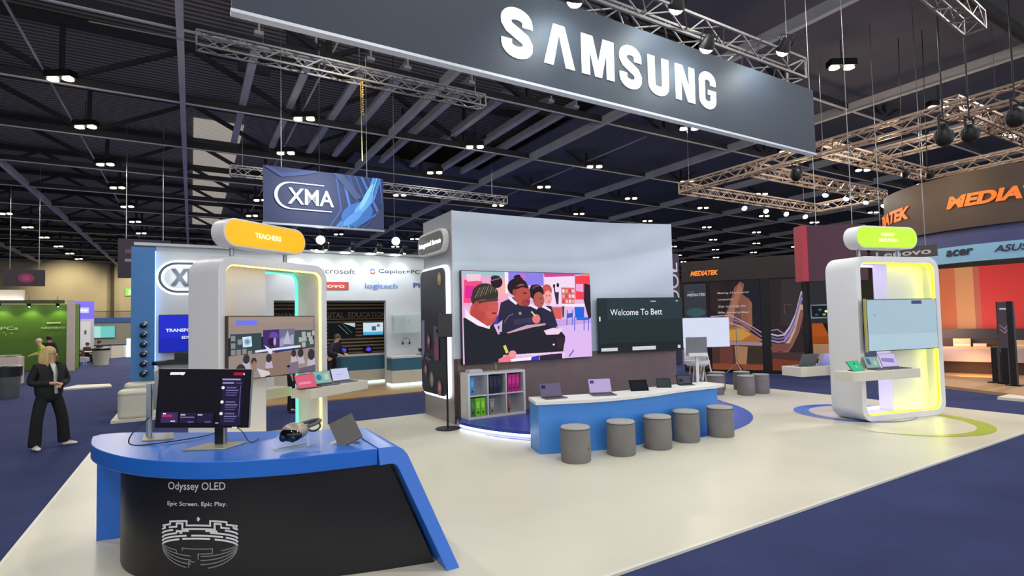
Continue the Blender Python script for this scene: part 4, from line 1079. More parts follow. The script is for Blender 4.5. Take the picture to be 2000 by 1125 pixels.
def tablet(label, loc, rot, scr_art, w=.26, h=.18, lean=30, keys=False, shell=None, group=None):
    t = thing('tablet', label, 'tablet', loc, rot, group)
    M = Matrix.Translation((0, 0, .002)) @ Matrix.Rotation(R(-lean), 4, 'X')
    MB().box(-w / 2, w / 2, 0, .009, 0, h, M).build('shell', shell or mat('dark_tablet_shell', '#232328', .4, noise=(9, .05)), t, bevel=.002)
    p = Pic(w - .012, h - .012, '#111118', .0004); scr_art(p)
    p.v = [M @ Vector((v[0] - w / 2 + .006, v[1] - .0008, v[2] + .006)) for v in p.v]
    p.build('screen', M_screen, t)
    MB().wall([(-w / 4, 0), (w / 4, 0), (w / 4, .01), (-w / 4, .01)], .01, h * .75).build('kickstand', M_lapd, t, smooth=False)
    MB().bar((0, .02 + h * .45, .008), (0, .012 + h * math.sin(R(lean)) * .7, h * .65), .05, .006).build('prop', M_lapd, t, smooth=False)
    if keys: MB().box(-w / 2, w / 2, -.12, -.005, 0, .008).build('keyboard', M_lapd, t, smooth=False)
    return t
def lilac(a, b_): return lambda p: (p.rect(0, 0, p.w, p.h, a), p.rect(.02, p.h - .07, .085, p.h - .02, b_))
TB = .75
laptop('open laptop with a dim lilac screen, first from the left on the white table top', (4.62, 6.62, TB), R(-12), lilac('#665f78', '#2b2350'), .34, .2, .20)
laptop('open laptop with a bright lilac screen, second from the left on the white table top', (5.40, 6.42, TB), R(-22), lilac('#b4a4cf', '#4a3c9a'), .36, .22, .23)
tablet('dark tablet propped in the middle of the white table top', (6.08, 6.28, TB), R(-24), lambda p: p.rect(.02, .02, p.w - .02, p.h - .02, '#1d2024'), .30, .20, 35)
tablet('smaller dark tablet, fourth device from the left on the white table top', (6.66, 6.32, TB), R(-38), lambda p: p.rect(.01, .01, p.w - .01, p.h - .01, '#33383c'), .24, .19, 42)
tablet('dark tablet with keyboard at the far end of the white table top', (7.22, 6.38, TB), R(-26), lambda p: (p.rect(.01, .01, p.w - .01, p.h - .01, '#4c4c56'), p.rect(.03, .04, .1, .1, '#2a2a34')), .26, .18, 28, True)
# amber booth shelf
def S_(x, y=-.18): return bl(LB, LA, x, y, .93)
tablet('tablet with a rose pink screen, at the shelf end nearest the amber-signed booth', S_(1.36, -.22), LA - R(14), lambda p: (p.rect(0, 0, p.w, p.h, '#d4607c'), p.rect(.04, .06, p.w - .08, .1, '#e58aa0')), .34, .23, 26, True)
laptop('laptop with a pale green screen, in the middle of the amber booth shelf', S_(1.80, -.13), LA - R(14), lambda p: (p.rect(0, 0, p.w, p.h, '#86b0a4'), p.ell(.1, .1, .05, .05, '#3c78a8'), p.rect(.2, .05, .28, .15, '#b0cabc')), .33, .22, .22)
laptop('laptop with a pale lavender screen, at the outer end of the amber booth shelf', S_(2.24, -.12), LA - R(14), lambda p: (p.rect(0, 0, p.w, p.h, '#c4c6ea'), p.rect(.08, .1, .24, .105, '#8a86c0')), .34, .22, .23)
def S2(x, y=-.15): return bl(RB, RA, x, y, .93)
tablet('tablet with a mint green screen at the left end of the lime booth shelf', S2(-.32, -.24), RA + R(4), lambda p: (p.rect(0, 0, p.w, p.h, '#3dbd86'), p.ell(.15, .08, .02, .02, '#8fe4be')), .30, .20, 38)
laptop('small laptop with a pale green picture on the lime booth shelf', S2(.14, -.14), RA, lambda p: (p.rect(0, 0, p.w, p.h, '#8aa89e'), p.poly([(.05, .06), (.13, .05), (.12, .16), (.04, .17)], '#3d6c94'), p.rect(.18, .04, .26, .12, '#a8c0b4')), .32, .20, .21)
laptop('laptop with a lilac patterned screen, nearest the lemon panel', S2(.56, -.12), RA, lambda p: (p.rect(0, 0, p.w, p.h, '#c8bce8'), p.poly([(.02, .1), (.3, .06), (.32, .14), (.03, .16)], '#8f80be')), .38, .22, .25)
def S3(x, y): return bl(RB, RA, x, y, .93)
laptop('grey laptop seen from behind on the rear shelf of the lime-signed booth', S3(-.30, BDp + .22), RA + PI, lambda p: p.rect(0, 0, p.w, p.h, '#9ab'), .40, .22, .24, shell=mat('slate_lid', '#63676c', .5, .3, noise=(6, .05)))
laptop('silver laptop seen from behind, beside the grey one on the rear shelf', S3(.12, BDp + .22), RA + PI, lambda p: p.rect(0, 0, p.w, p.h, '#9ab'), .36, .22, .23, shell=mat('lavender_lid', '#a6a9b8', .5, .3, noise=(6, .05)))

# ---- floor arcs ----------------------------------------------------------
def crescent(name, label, c1, r1, c2, r2, col, n=48):
    """part of circle 1 outside circle 2"""
    mb = MB(); d = math.dist(c1, c2); ang0 = math.atan2(c1[1] - c2[1], c1[0] - c2[0]); vs = []
    seq = []
    for i in range(n + 1):
        a = ang0 - PI + 2 * PI * i / n; q = (math.cos(a), math.sin(a))
        p = (c1[0] + r1 * q[0], c1[1] + r1 * q[1])
        # ray from c1 meets circle 2
        fx_, fy_ = c1[0] - c2[0], c1[1] - c2[1]; B = fx_ * q[0] + fy_ * q[1]; D = B * B - (fx_ * fx_ + fy_ * fy_ - r2 * r2)
        if D < 0: continue
        t_ = min(r1, -B + math.sqrt(D))
        if t_ < r1 - .004: seq.append((p, (c1[0] + t_ * q[0], c1[1] + t_ * q[1])))
    vs = []
    for p, q in seq: vs += [(p[0], p[1], .003), (q[0], q[1], .003)]
    fs = [(2 * i, 2 * i + 1, 2 * i + 3, 2 * i + 2) for i in range(len(seq) - 1)]
    mb.add(vs, fs)
    return tag(mb.build(name, mat(name + col, col, .35, noise=(3, .03))), label, 'floor graphic')
crescent('floor_decal', 'lime green crescent on the floor before the lime-signed booth', (10.6, 4.65), 1.27, (10.50, 4.76), 1.165, '#9db53a')
crescent('floor_decal', 'blue crescent on the floor at the left foot of the lime-signed booth', (10.85, 5.55), 1.0, (10.92, 5.44), .86, '#2f6bc4')
crescent('floor_decal', 'dark blue crescent on the floor at the right edge of the round plinth', (7.22, 8.9), 3.1, (7.06, 9.02), 2.96, '#2f55b0')

# ================================================================== NEIGHBOURING STANDS
# ---- blue-pillared stand at the rear -----------------------------------
M_xw = mat('white_stand_wall', '#c6cace', .5, noise=(.6, .02))
M_woodfl = mat('oak_stand_floor', '#a98a5c', .5, noise=(6, .12), stripes=('X', 4, '#9c7c50', .5))
struct(MB().box(-1.2, 7.4, 14.15, 19.6, -.02, .012).build('floor_rear_stand', M_woodfl, smooth=False))
st = thing('stand_wall', 'white logo wall of the rear stand with a blue end pillar and a slatted recess', 'stand wall', (-.76, 16, 0))
OS = (-.76, 16, 0)
ob(MB().box(-.76, 1.95, 16, 16.2, 0, 4.02).box(1.95, 5.10, 16, 16.2, 2.62, 4.02).box(5.10, 7.4, 16, 16.2, 0, 4.02), 'logo_wall', M_xw, OS, st, smooth=False)
ob(MB().box(1.75, 1.95, 16.2, 17.6, 0, 4.02).box(5.70, 5.9, 16.2, 17.6, 0, 2.7).box(1.95, 5.9, 16.2, 17.6, 2.62, 2.7), 'recess_side', M_xw, OS, st, smooth=False)
ob(MB().box(-1.25, -.77, 15.85, 16.6, 0, 3.93), 'blue_pillar', mat('blue_pillar_paint', '#3d78b4', .5, noise=(1.5, .05)), OS, st, smooth=False)
ob(MB().box(-.775, -.755, 15.90, 15.99, .1, 3.85), 'pillar_light', mat('pale_blue_led', '#9cc8ff', .4, emit='#8fbcff', es=1.6, noise=(2, .01)), OS, st, smooth=False)
ob(MB().box(1.95, 5.7, 17.58, 17.62, 0, 2.62), 'recess_back', mat('black_back_board', '#17120f', .6, noise=(2, .1)), OS, st, smooth=False)
sl = MB()
for i in range(15): sl.box(1.95, 5.7, 17.53, 17.58, .98 + i * .11, 1.03 + i * .11)
ob(sl, 'wood_slats', mat('oak_slat', '#a08463', .55, noise=(6, .1)), OS, st, smooth=False)
ob(MB().box(-1.2, 7.4, 15.9, 16.0, 3.98, 4.05), 'top_rail', M_steel, OS, st, smooth=False)
p = Pic(.001, .001, '#c6cace', .0015)
def stext(t_, x0, x1, z, h, col, bold=0): p.text(t_, x0, z, h, col, w=x1 - x0, bold=bold)
stext('Microsoft', 3.02, 4.18, 3.40, .155, '#565b61', .01)
stext('Copilot+PC', 4.88, 6.22, 3.42, .16, '#33405a', .01)
p.line(arc(4.70, 3.50, .065, .065, 20, 180, 8), .035, '#3b62b8'); p.line(arc(4.70, 3.50, .065, .065, 200, 360, 8), .035, '#b0483c')
p.rect(2.80, 2.93, 3.98, 3.16, '#b8473e'); stext('Lenovo', 2.90, 3.86, 2.99, .12, '#f0e8e4', .01)
stext('logitech', 4.46, 5.47, 2.94, .20, '#5a82c8', .01); stext('PHILIPS', 5.98, 7.0, 3.02, .16, '#2c4a9c', .02)
p.text('a+', 5.55, 1.82, .22, '#aeb6b8'); p.rect(5.28, 1.68, 5.70, 2.12, '#b7bfc0')
for i in range(6): p.rect(5.30, 1.74 + i * .06, 5.66, 1.76 + i * .06, '#a9b1b2')
p.v = [Vector((v[0] + .76 if i > 3 else 0, v[1] - .004, v[2])) for i, v in enumerate(p.v)]
p.build('logo_print', M_print, st)
# backlit logo on the left
t = thing('lit_logo', 'backlit white and grey letter logo in a rounded outline on the rear stand', 'sign', (-.70, 15.99, 3.2))
p = Pic(.001, .001, '#fff', .004)
p.line([(1.2, -.35)] + arc(.40, 0, .38, .36, 270, 90, 14) + [(1.2, .37)], .16, '#f4f8ff')
p.build('glow_rim', mat('lit_rim', '#fff', .4, emit='#eef4ff', es=1.0, noise=(2, .01)), t)
p = Pic(.001, .001, '#556', .004)
p.line([(1.2, -.35)] + arc(.40, 0, .38, .36, 270, 90, 14) + [(1.2, .37)], .06, '#4c5560')
p.text('XMA', .26, -.20, .42, '#4c5560', w=1.0, bold=.04)
p.v = [Vector((v[0], v[1] - .03, v[2])) for v in p.v]
p.build('logo_face', M_print, t)
lamp('AREA', (-.2, 15.6, 3.25), 1.5, (.9, .95, 1), .3, (-.2, 16, 3.2))
t = tv('blue presentation screen with white capitals on the rear stand', (-.68, 15.86, 1.33), 0, 1.5, .92,
       lambda p: (p.rect(0, 0, p.w, p.h, '#1c28b4'), p.rect(0, .35, p.w, p.h, '#222fc8'), p.text('TRANSFORMING', .14, .50, .08, '#eef0ff', w=.92, bold=.03), p.text('EDUCATION', .48, .32, .07, '#dfe4ff', w=.6, bold=.03)), '#101018', .06)
t = thing('reception_counter', 'black-topped grey counter under the blue presentation screen', 'counter', (-.8, 15.2, .012))
MB().prism([(.0, .1), (.1, 0), (1.3, 0), (1.3, .5), (0, .5)], 1.04, 1.12).build('worktop', M_dark, t, smooth=False)
MB().prism([(.12, .14), (.2, .06), (1.25, .06), (1.25, .48), (.12, .48)], 0, 1.04).build('body', mat('grey_counter', '#8f949a', .5, noise=(2, .04)), t, smooth=False)
MB().box(.45, .75, .3, .34, 1.12, 1.3).box(.3, .95, .2, .45, 1.12, 1.14).build('screen_stand', M_dark, t, smooth=False)
for i in range(6):
    t = thing('webcam', 'small black round gadget clipped on the blue pillar, ' + ('topmost', 'second from top', 'third from top', 'third from bottom', 'second from bottom', 'lowest')[i] + ' of six', 'gadget', (-1.0, 15.85, 2.0 - i * .235), 0, 'gadgets on the blue pillar')
    MB().ball((0, -.07, 0), (.075, .06, .07), 12).build('body', M_dark, t)
    MB().ball((.03, -.13, .03), .022, 8).ball((.06, -.07, .07), .02, 8).build('lens', M_white, t)
    MB().bar((0, 0, .0), (0, -.06, 0), .03, .03).bar((.02, 0, .09), (.08, -.08, .06), .02, .02).build('clip', M_white, t, smooth=False)
# recess contents
t = thing('rear_counter', 'curved teal-banded counter inside the slatted recess', 'counter', (2.0, 17.0, .012))
pl_ = [(0, 0), (1.75, -.15), (2.0, .1), (3.68, .1), (3.68, .5), (0, .5)]
MB().prism(pl_, .90, .96).build('worktop', M_white, t, smooth=False)
MB().prism(pl_, .45, .90).build('teal_band', mat('teal_band', '#3a6d88', .5, noise=(2, .04)), t, smooth=False)
MB().prism(pl_, .1, .45).build('lower_panel', M_cream, t, smooth=False)
MB().prism([(a, b - .01) for a, b in pl_], .03, .09).build('base_light', mat('base_led', '#d8f4ff', .4, emit='#c8f0ff', es=1.3, noise=(2, .01)), t, smooth=False)
t = thing('side_counter', 'teal-banded counter below the clear shelf, right of the slatted recess', 'counter', (5.08, 15.45, .012))
for nm, z0, z1, mm, o_ in (('worktop', .86, .92, M_white, 0), ('teal_band', .50, .86, mat('teal_band', '#3a6d88'), .01), ('lower_panel', .12, .50, M_cream, .01), ('base_light', .04, .10, mat('base_led', '#fff'), 0)):
    MB().box(o_, 2.2, o_, .52, z0, z1).build(nm, mm, t, smooth=False)
tv('small bright screen with a white and blue page on the wood slats', (4.80, 17.46, 1.56), 0, .66, .40, lambda p: (p.rect(0, 0, p.w, p.h, '#c8dcea'), p.rect(0, 0, p.w, .1, '#4aa8d0'), p.rect(.28, .14, .42, .28, '#3c5c78'), p.ell(.5, .3, .06, .05, '#b05a60')), '#111111', .05)
tv('dark tilted-view screen with streaks of light on the wood slats', (3.72, 17.46, 1.50), 0, .82, .46, lambda p: (p.rect(0, 0, p.w, p.h, '#101619'), p.poly([(.45, .46), (.82, .46), (.82, .32)], '#b8c8cc'), p.line([(.3, .4), (.6, .1)], .012, '#8a9a9c'), p.line([(.42, .44), (.72, .14)], .01, '#6a7a7c')), '#0c0c0c', .05)
sg_ = thing('wall_lettering', 'grey block capitals running across the wood slats', 'sign', (1.95, 17.52, 2.14))
vs, fs = font_mesh('ADVANCING  DIGITAL  EDUCATION', .02, .02)
x0 = min(v[0] for v in vs); x1 = max(v[0] for v in vs)
MB().add([((v[0] - x0) / (x1 - x0) * 3.62, -.04 - v[2], v[1] * .24) for v in vs], fs).build('letters', mat('grey_letter', '#77746e', .5, noise=(3, .05)), sg_, smooth=False)
MB().box(0, 3.7, -.01, 0, -.03, .22).build('backing_strip', mat('black_back_board', '#17120f'), sg_, smooth=False)
for x, l in ((4.22, 'left'), (5.0, 'right')):
    t = thing('gaming_case', 'small black case with a violet glow on the recess counter, %s one' % l, 'device', (x - .1, 17.3, .972), 0, 'violet-lit devices in the recess')
    MB().ball((0, 0, .12), (.17, .12, .12), 12).build('case', M_dark, t)
    MB().ball((.0, -.05, .13), (.10, .09, .08), 10).build('glow', mat('violet_glow', '#5040c8', .4, emit='#4838d0', es=.8, noise=(3, .05)), t)
t = thing('headphones', 'grey headphones hanging on the white wall beside the recess', 'headphones', (5.70, 15.93, 1.36))
MB().tube([(.11 * math.cos(R(a)), 0, .11 * math.sin(R(a))) for a in range(-20, 201, 20)], .014, 6).build('headband', M_steel, t)
for s in (-1, 1): MB().ball((s * .11, 0, -.06), (.03, .035, .05), 10).build('ear_cup', M_dark, t)
t = thing('docking_station', 'black docking box on two small feet on the right-hand rear counter', 'device', (6.02, 15.6, .93))
MB().box(0, .4, 0, .15, .10, .20).build('box', M_dark, t, smooth=False); MB().box(-.05, .45, -.05, .2, 0, .03).bar((.05, .07, .03), (.05, .07, .1), .02, .02).bar((.35, .07, .03), (.35, .07, .1), .02, .02).build('tray', M_steel, t, smooth=False)
t = thing('acrylic_shelf', 'clear acrylic display case on the wall right of the recess', 'display case', (5.25, 15.7, 1.62))
MB().box(0, .9, 0, .01, 0, .55).box(0, .9, 0, .28, 0, .01).box(0, .9, 0, .28, .54, .55).build('clear_box', M_glass, t, smooth=False)
for i, x in enumerate((2.52, 3.23, 3.97, 4.73, 5.52)):
    tt = floodlight('small arm spotlight on the top rail of the rear logo wall', (x, 15.45, 4.05), (x, 16.0, 3.1), 26, 'arm spotlights along the rear logo wall', 80, (.9, .96, 1), r=.05, stem=0)
    MB().tube([(0, -.05, .15), (0, .1, .2), (0, .5, .0)], .01, 6).build('arm', M_steel, tt)
for x, z in ((3.5, 4.6), (5.95, 4.7)):
    floodlight('large white floodlight glaring above the rear logo wall', (x, 17.5, z), (x - .5, 12, 3), 0, 'glaring floodlights above the rear wall', r=.13, stem=9)
# white rounded pouffes on a tray
t = thing('floor_tray', 'low cream tray carrying two rounded white seats', 'tray', (-1.4, 13.75, -.02))
MB().box(-.02, .95, .05, 3.1, 0, .06).build('tray_board', M_cream, t, smooth=False)
for y, l, h in ((13.95, 'front', .58), (15.25, 'rear', .62)):
    t = thing('white_seat', 'rounded cream block seat beside the blue pillar, %s one of two' % l, 'seat', (-1.02, y + .25, .04), 0, 'cream block seats by the blue pillar')
    MB().prism(rrect(.62, .62, .16, 6), 0, h).build('block', mat('cream_leatherette', '#cfc9b8', .5, noise=(3, .03)), t, bevel=.05)
    MB().tube([(a, b_, h * .86) for a, b_ in rrect(.628, .628, .162, 6)], .004, 5, closed=True).build('seam', mat('seam_shade', '#a29c8c', .7, noise=(3, .03)), t)
tag(MB().prism([(-3.75, 22.7), (-2.3, 22.65), (-2.45, 23.6), (-3.4, 24.0)], -.02, .03).build('floor_plate', M_cream, smooth=False), 'flat pale floor plate lying on the navy carpet near the standing woman', 'floor plate')

# ---- green stand at far left --------------------------------------------
t = thing('green_stand', 'green-walled stand with a white front post at the far left', 'stand', (-5, 33, 0))
OG = (-5, 33, 0)
M_green = mat('olive_green_wall', '#557a24', .6, noise=(.8, .05))
ob(MB().box(-17, -5.0, 35.6, 35.8, 0, 3.3), 'green_wall', M_green, OG, t, smooth=False)
ob(MB().box(-5.12, -5.0, 33.4, 35.8, 0, 3.3), 'green_side', mat('green_side_wall', '#4c6f18', .6, noise=(.8, .05)), OG, t, smooth=False)
ob(MB().box(-5.15, -4.85, 33.25, 33.35, 0, 3.42), 'white_post', mat('pinkish_white_post', '#c9b9b0', .5, noise=(1, .03)), OG, t, smooth=False)
ob(MB().box(-17, -5.25, 33.2, 33.4, 3.26, 3.42), 'front_beam', mat('dark_olive_beam', '#4a4c2c', .6, noise=(1, .05)), OG, t, smooth=False)
p = Pic(.001, .001, '#5f8a1c', .01)
p.text('Business PCs', -4.6, 2.05, .16, '#c8d4a0', w=2.2, bold=.02); p.rect(-1.3, 2.32, -.75, 2.40, '#c8d4a0'); p.text('laboratory', -1.5, 2.02, .17, '#c8d4a0', w=.95, bold=.02)
rnd = random.Random(5)
for i in range(22): p.ell(-3.3 + rnd.gauss(0, .35), 1.9 + rnd.gauss(0, .15), .04, .03, '#a8c058', 8)
p.v = [Vector((v[0], v[1] + 2.58, v[2])) for v in p.v]
p.build('wall_print', M_print, t)
for i, x in enumerate((-8.0, -6.9, -5.8)):
    floodlight('tiny yellow-green spotlight under the beam of the green stand', (x, 35.1, 3.2), (x, 35.6, 2.2), 18, 'spotlights over the green wall', 100, (.85, 1, .25), r=.04)
t = thing('stand_counter', 'pinkish white counter in front of the green wall, dark papers on top', 'counter', (-8.2, 26.6, -.02))
MB().prism([(-3, .8), (-3, 0), (2.7, 0), (2.7, .8)], 0, 1.02).build('body', mat('pinkish_white_post', '#c9b9b0'), t, smooth=False)
MB().box(-3, 2.6, .1, .9, 1.02, 1.08).build('papers', mat('mixed_papers', '#8a7f78', .8, noise=(5, .4)), t, smooth=False)
for a, b_, l, h, w in ((-4.65, 21.4, 'grey wheeled bin with a black liner at the left edge of the hall', .92, .30), (-4.25, 37.0, 'round white waste bin with a black liner, by the aisle tables', .95, .40)):
    t = thing('waste_bin', l, 'bin', (a, b_, -.02))
    MB().lathe([(w * .78, 0), (w * .85, .03), (w, h - .1), (w * 1.02, h - .08)], 20).build('body', mat('bin_grey' if w < .35 else 'bin_white', '#5d615f' if w < .35 else '#b7b2a4', .5, noise=(2, .04)), t)
    MB().lathe([(w * 1.05, h - .28 if w < .35 else h - .1), (w * 1.08, h), (w * .9, h + .04)], 20).build('liner', M_dark, t)
# purple-topped stand
t = thing('purple_stand', 'small stand with a violet lit header beside the green one', 'stand', (-6.3, 42, 0))
MB().box(0, 1.1, 0, .15, 2.65, 3.75).build('violet_header', mat('violet_header', '#6a62c8', .5, emit='#5a50d0', es=.5, noise=(1, .04)), t, smooth=False)
p = Pic(.7, .34, '#b8b4e8', .01); p.text('ArbiTech', .06, .10, .14, '#f4f4ff', w=.58, bold=.03); p.v = [v + Vector((.16, -.01, 3.02)) for v in p.v]; p.build('header_sign', picmat('soft_lit_sign', .9), t)
MB().box(0, 1.1, 0, .15, 0, 2.65).build('pale_wall', mat('pale_lilac_wall', '#c3c6da', .5, noise=(1, .03)), t, smooth=False)
p = Pic(.24, 1.5, '#24606a', .01); p.rect(.05, .8, .19, 1.3, '#4a90a0'); p.v = [v + Vector((.08, -.01, .9)) for v in p.v]; p.build('teal_poster', M_print, t)
p = Pic(.5, 1.7, '#e4e6f0', .01); p.rect(.2, .9, .3, 1.15, '#555b6a'); p.v = [v + Vector((.45, -.01, .8)) for v in p.v]; p.build('white_poster', M_print, t)
tv('bright teal screen of a distant stand', (-8.0, 57.93, 1.3), 0, 2.3, 1.0, lambda p: (p.rect(0, 0, p.w, p.h, '#a8dcd0'), p.rect(1.3, 0, p.w, p.h, '#6fc4c0')), '#2c4a50', .1)
t = thing('far_stand_wall', 'blue-striped low stand wall in the far left distance', 'stand wall', (-9, 58, 0))
MB().box(0, 6.2, 0, .2, 2.6, 3.0).build('blue_fascia', mat('blue_fascia', '#33599c', .5, noise=(1, .03)), t, smooth=False)
MB().box(0, 6.2, .1, .3, 0, 2.6).build('grey_back', mat('grey_green_wall', '#8b8a78', .6, noise=(1, .05)), t, smooth=False)
t = thing('curved_counter', 'white curved counter with a bright white end in the far left distance', 'counter', (-5.9, 46.5, 0))
MB().prism([(0, 0), (1.2, -.6), (2.2, .2), (2.2, 1.2), (0, 1.2)], 0, .85).build('body', mat('far_cream', '#c2bdac', .5, noise=(1, .03)), t, smooth=False)
MB().box(2.0, 2.35, -.1, .3, 0, 1.3).build('lit_end', mat('lit_panel', '#e8f4ff', .4, emit='#e4f2ff', es=.9, noise=(2, .02)), t, smooth=False)
MB().prism([(0, 0), (1.2, -.6), (2.2, .2), (2.2, 1.2), (0, 1.2)], .85, .95).build('dark_top', mat('navy_top', '#2a2f4c', .5, noise=(1, .03)), t, smooth=False)
# tables with chairs
for i, (x, y) in enumerate(((-5.6, 33.6 + 3.2), (-5.2, 39.2), (-6.4, 39.6))):
    t = thing('cafe_table', 'small pale-topped table with dark legs by the aisle, ' + ('nearest', 'middle', 'farthest')[i] + ' of three', 'table', (x, y, -.02), 0, 'small tables by the far aisle')
    MB().box(-.45, .45, -.4, .4, .72, .76).build('tabletop', M_cream, t, smooth=False)
    for a in (-.38, .38):
        for b_ in (-.33, .33): MB().bar((a, b_, 0), (a, b_, .72), .05, .05).build('leg', mat('dark_wood_leg', '#3a241c', .6, noise=(3, .1)), t, smooth=False)
    c_ = thing('chair', 'small pale chair at the ' + ('nearest', 'middle', 'farthest')[i] + ' aisle table', 'chair', (x - .1, y - .75, -.02), R(170), 'chairs at the aisle tables')
    MB().box(-.22, .22, -.2, .2, .42, .46).build('seat', M_cream, c_, smooth=False)
    MB().box(-.2, .2, .17, .21, .5, .85).build('backrest', mat('brown_chair_back', '#6a4a3c', .6, noise=(3, .1)), c_, smooth=False)
    for a in (-.18, .18):
        for b_ in (-.17, .17): MB().bar((a, b_, 0), (a * .8, b_ * .8, .42), .025, .025).build('leg', M_cream, c_, smooth=False)
t = thing('exit_sign', 'small green lit exit sign high on the far wall', 'sign', (-7.9, 91.82, 6.7))
p = Pic(.9, 1.1, '#7ec850', .01); p.ell(.5, .7, .13, .13, '#f2ffe0'); p.poly([(.3, .2), (.5, .5), (.4, .6), (.6, .6), (.7, .3), (.55, .35), (.45, .15)], '#f2ffe0')
p.v = [v + Vector((0, -.1, 0)) for v in p.v]
p.build('lit_face', picmat('exit_face', 1.1), t); MB().box(0, .9, -.08, .1, 0, 1.1).build('box', M_blk, t, smooth=False)
t = thing('lit_canopy', 'white lit canopy of a stand at the far left edge', 'canopy', (-18.6, 40, 0))
MB().box(0, 10.5, 0, .3, 3.5, 4.3).build('canopy', mat('canopy_white', '#b7b0a6', .5, noise=(1, .03)), t, smooth=False)
MB().box(0, .2, 0, .3, 0, 3.5).build('post', M_steel, t, smooth=False); MB().box(6.5, 10.5, -.3, 0, 3.55, 3.8).build('canopy_light', mat('canopy_lamp', '#fff', .4, emit='#fff8ec', es=1.6, noise=(2, .01)), t, smooth=False)

# ---- dark poster stand behind -----------------------------------------
M_chr = mat('charcoal_stand_wall', '#2c2b31', .55, noise=(.8, .05))
PA = Vector((14.96, 13.19)); PB = Vector((17.70, 8.96)); pd = (PB - PA); PL = pd.length; pang = math.atan2(pd.y, pd.x)
t = thing('poster_stand', 'dark stand with two tall backlit posters and orange lettering on its fascia', 'stand', (PA.x, PA.y, 0), pang)
# local x runs from far-left to near-right, local -y faces the camera
MB().box(0, 4.75, 0, .3, 0, 3.12).build('dark_wall', mat('near_black_wall', '#141318', .5, noise=(.8, .08)), t, smooth=False)
MB().box(0, 4.75, -.06, .3, 3.12, 3.85).build('fascia', mat('brown_black_fascia', '#2e2521', .6, noise=(.5, .08)), t, smooth=False)
MB().box(.06, .80, -.04, 0, .1, 3.05).build('grey_panel', mat('slate_panel', '#3b3d49', .55, noise=(.8, .04)), t, smooth=False)
def techfont(p, x, z, h, w, col, txt='MEDIATEK', bold=.045):
    p.text(txt, x, z, h, col, w=w, bold=bold, shear=.28)
p = Pic(.001, .001, '#2e2521', .002); techfont(p, .30, 3.33, .17, .90, '#e07a30'); p.v = [v + Vector((0, -.07, 0)) if i > 3 else Vector((.5, -.06, 3.2)) for i, v in enumerate(p.v)]
p.build('lettering', picmat('orange_lit_letters', 1.0), t)
p = Pic(.001, .001, '#3b3d49', .002); techfont(p, .16, 2.62, .10, .62, '#d8d6dc'); p.rect(.18, 2.77, .42, 2.79, '#8a8a94'); p.ell(.44, 2.05, .33, .16, '#3a6a70'); p.v = [v + Vector((0, -.05, 0)) if i > 3 else Vector((.5, -.04, 2)) for i, v in enumerate(p.v)]
p.build('panel_print', M_print, t)
def art_hand(p):
    w, h = p.w, p.h; P = lambda pts, col: p.poly([(a * w, b_ * h) for a, b_ in pts], col)
    p.rect(0, 0, w, h, '#2c2226'); P([(.62, .55), (1, .5), (1, 1), (.55, 1)], '#26242e'); P([(0, .7), (.25, .6), (.2, 1), (0, 1)], '#33282a')
    P([(.18, .50), (.38, .72), (.50, .93), (.62, 1), (.70, .97), (.66, .85), (.78, .80), (.84, .75), (.82, .5), (.7, .3), (.3, .3)], '#8e5a4a')
    P([(.25, .50), (.45, .78), (.60, .97), (.66, .92), (.56, .75), (.62, .5)], '#a8705c'); P([(.74, .50), (.76, .78), (.83, .76), (.83, .5)], '#96664f'); P([(.44, .5), (.5, .7), (.6, .7), (.62, .5)], '#6c4a44')
    p.line([(a * w, b_ * h) for a, b_ in ((.0, .58), (.3, .59), (.6, .54), (.85, .44), (1, .37))], .05, '#8c6f88'); p.line([(a * w, b_ * h) for a, b_ in ((.0, .54), (.3, .55), (.6, .49), (1, .33))], .04, '#b0a0b8')
    p.line([(a * w, b_ * h) for a, b_ in ((.0, .61), (.4, .62), (.7, .53), (1, .42))], .025, '#c8b6cc'); P([(.2, .46), (.55, .49), (.8, .42), (1, .33), (.9, .30), (.3, .30)], '#b06a3c'); P([(.3, .44), (.6, .47), (.8, .40), (.6, .33), (.35, .33)], '#cc9448')
    P([(.0, .29), (1, .27), (1, .31), (.3, .32), (.0, .30)], '#a08890'); P([(.0, 0), (1, 0), (1, .27), (0, .29)], '#4c3430'); P([(.16, .05), (.42, .05), (.42, .27), (.16, .28)], '#6c3c38'); P([(.48, .05), (.68, .05), (.72, .26), (.46, .27)], '#a67c5c'); P([(.70, .08), (.98, .08), (.98, .25), (.72, .25)], '#3b322c')
    P([(0, 0), (1, 0), (1, .06), (0, .07)], '#8a4a34')
    for i, (s_, b_) in enumerate((('Making AI powered', 0), ('computing', 0), ('that touches the', 0), ('life everyday', 1))):
        p.text(s_, .16 * w, (.86 - .075 * i) * h, .085, '#b9b2b4', w=(.62, .30, .56, .62)[i] * w, bold=.01 + .02 * b_)
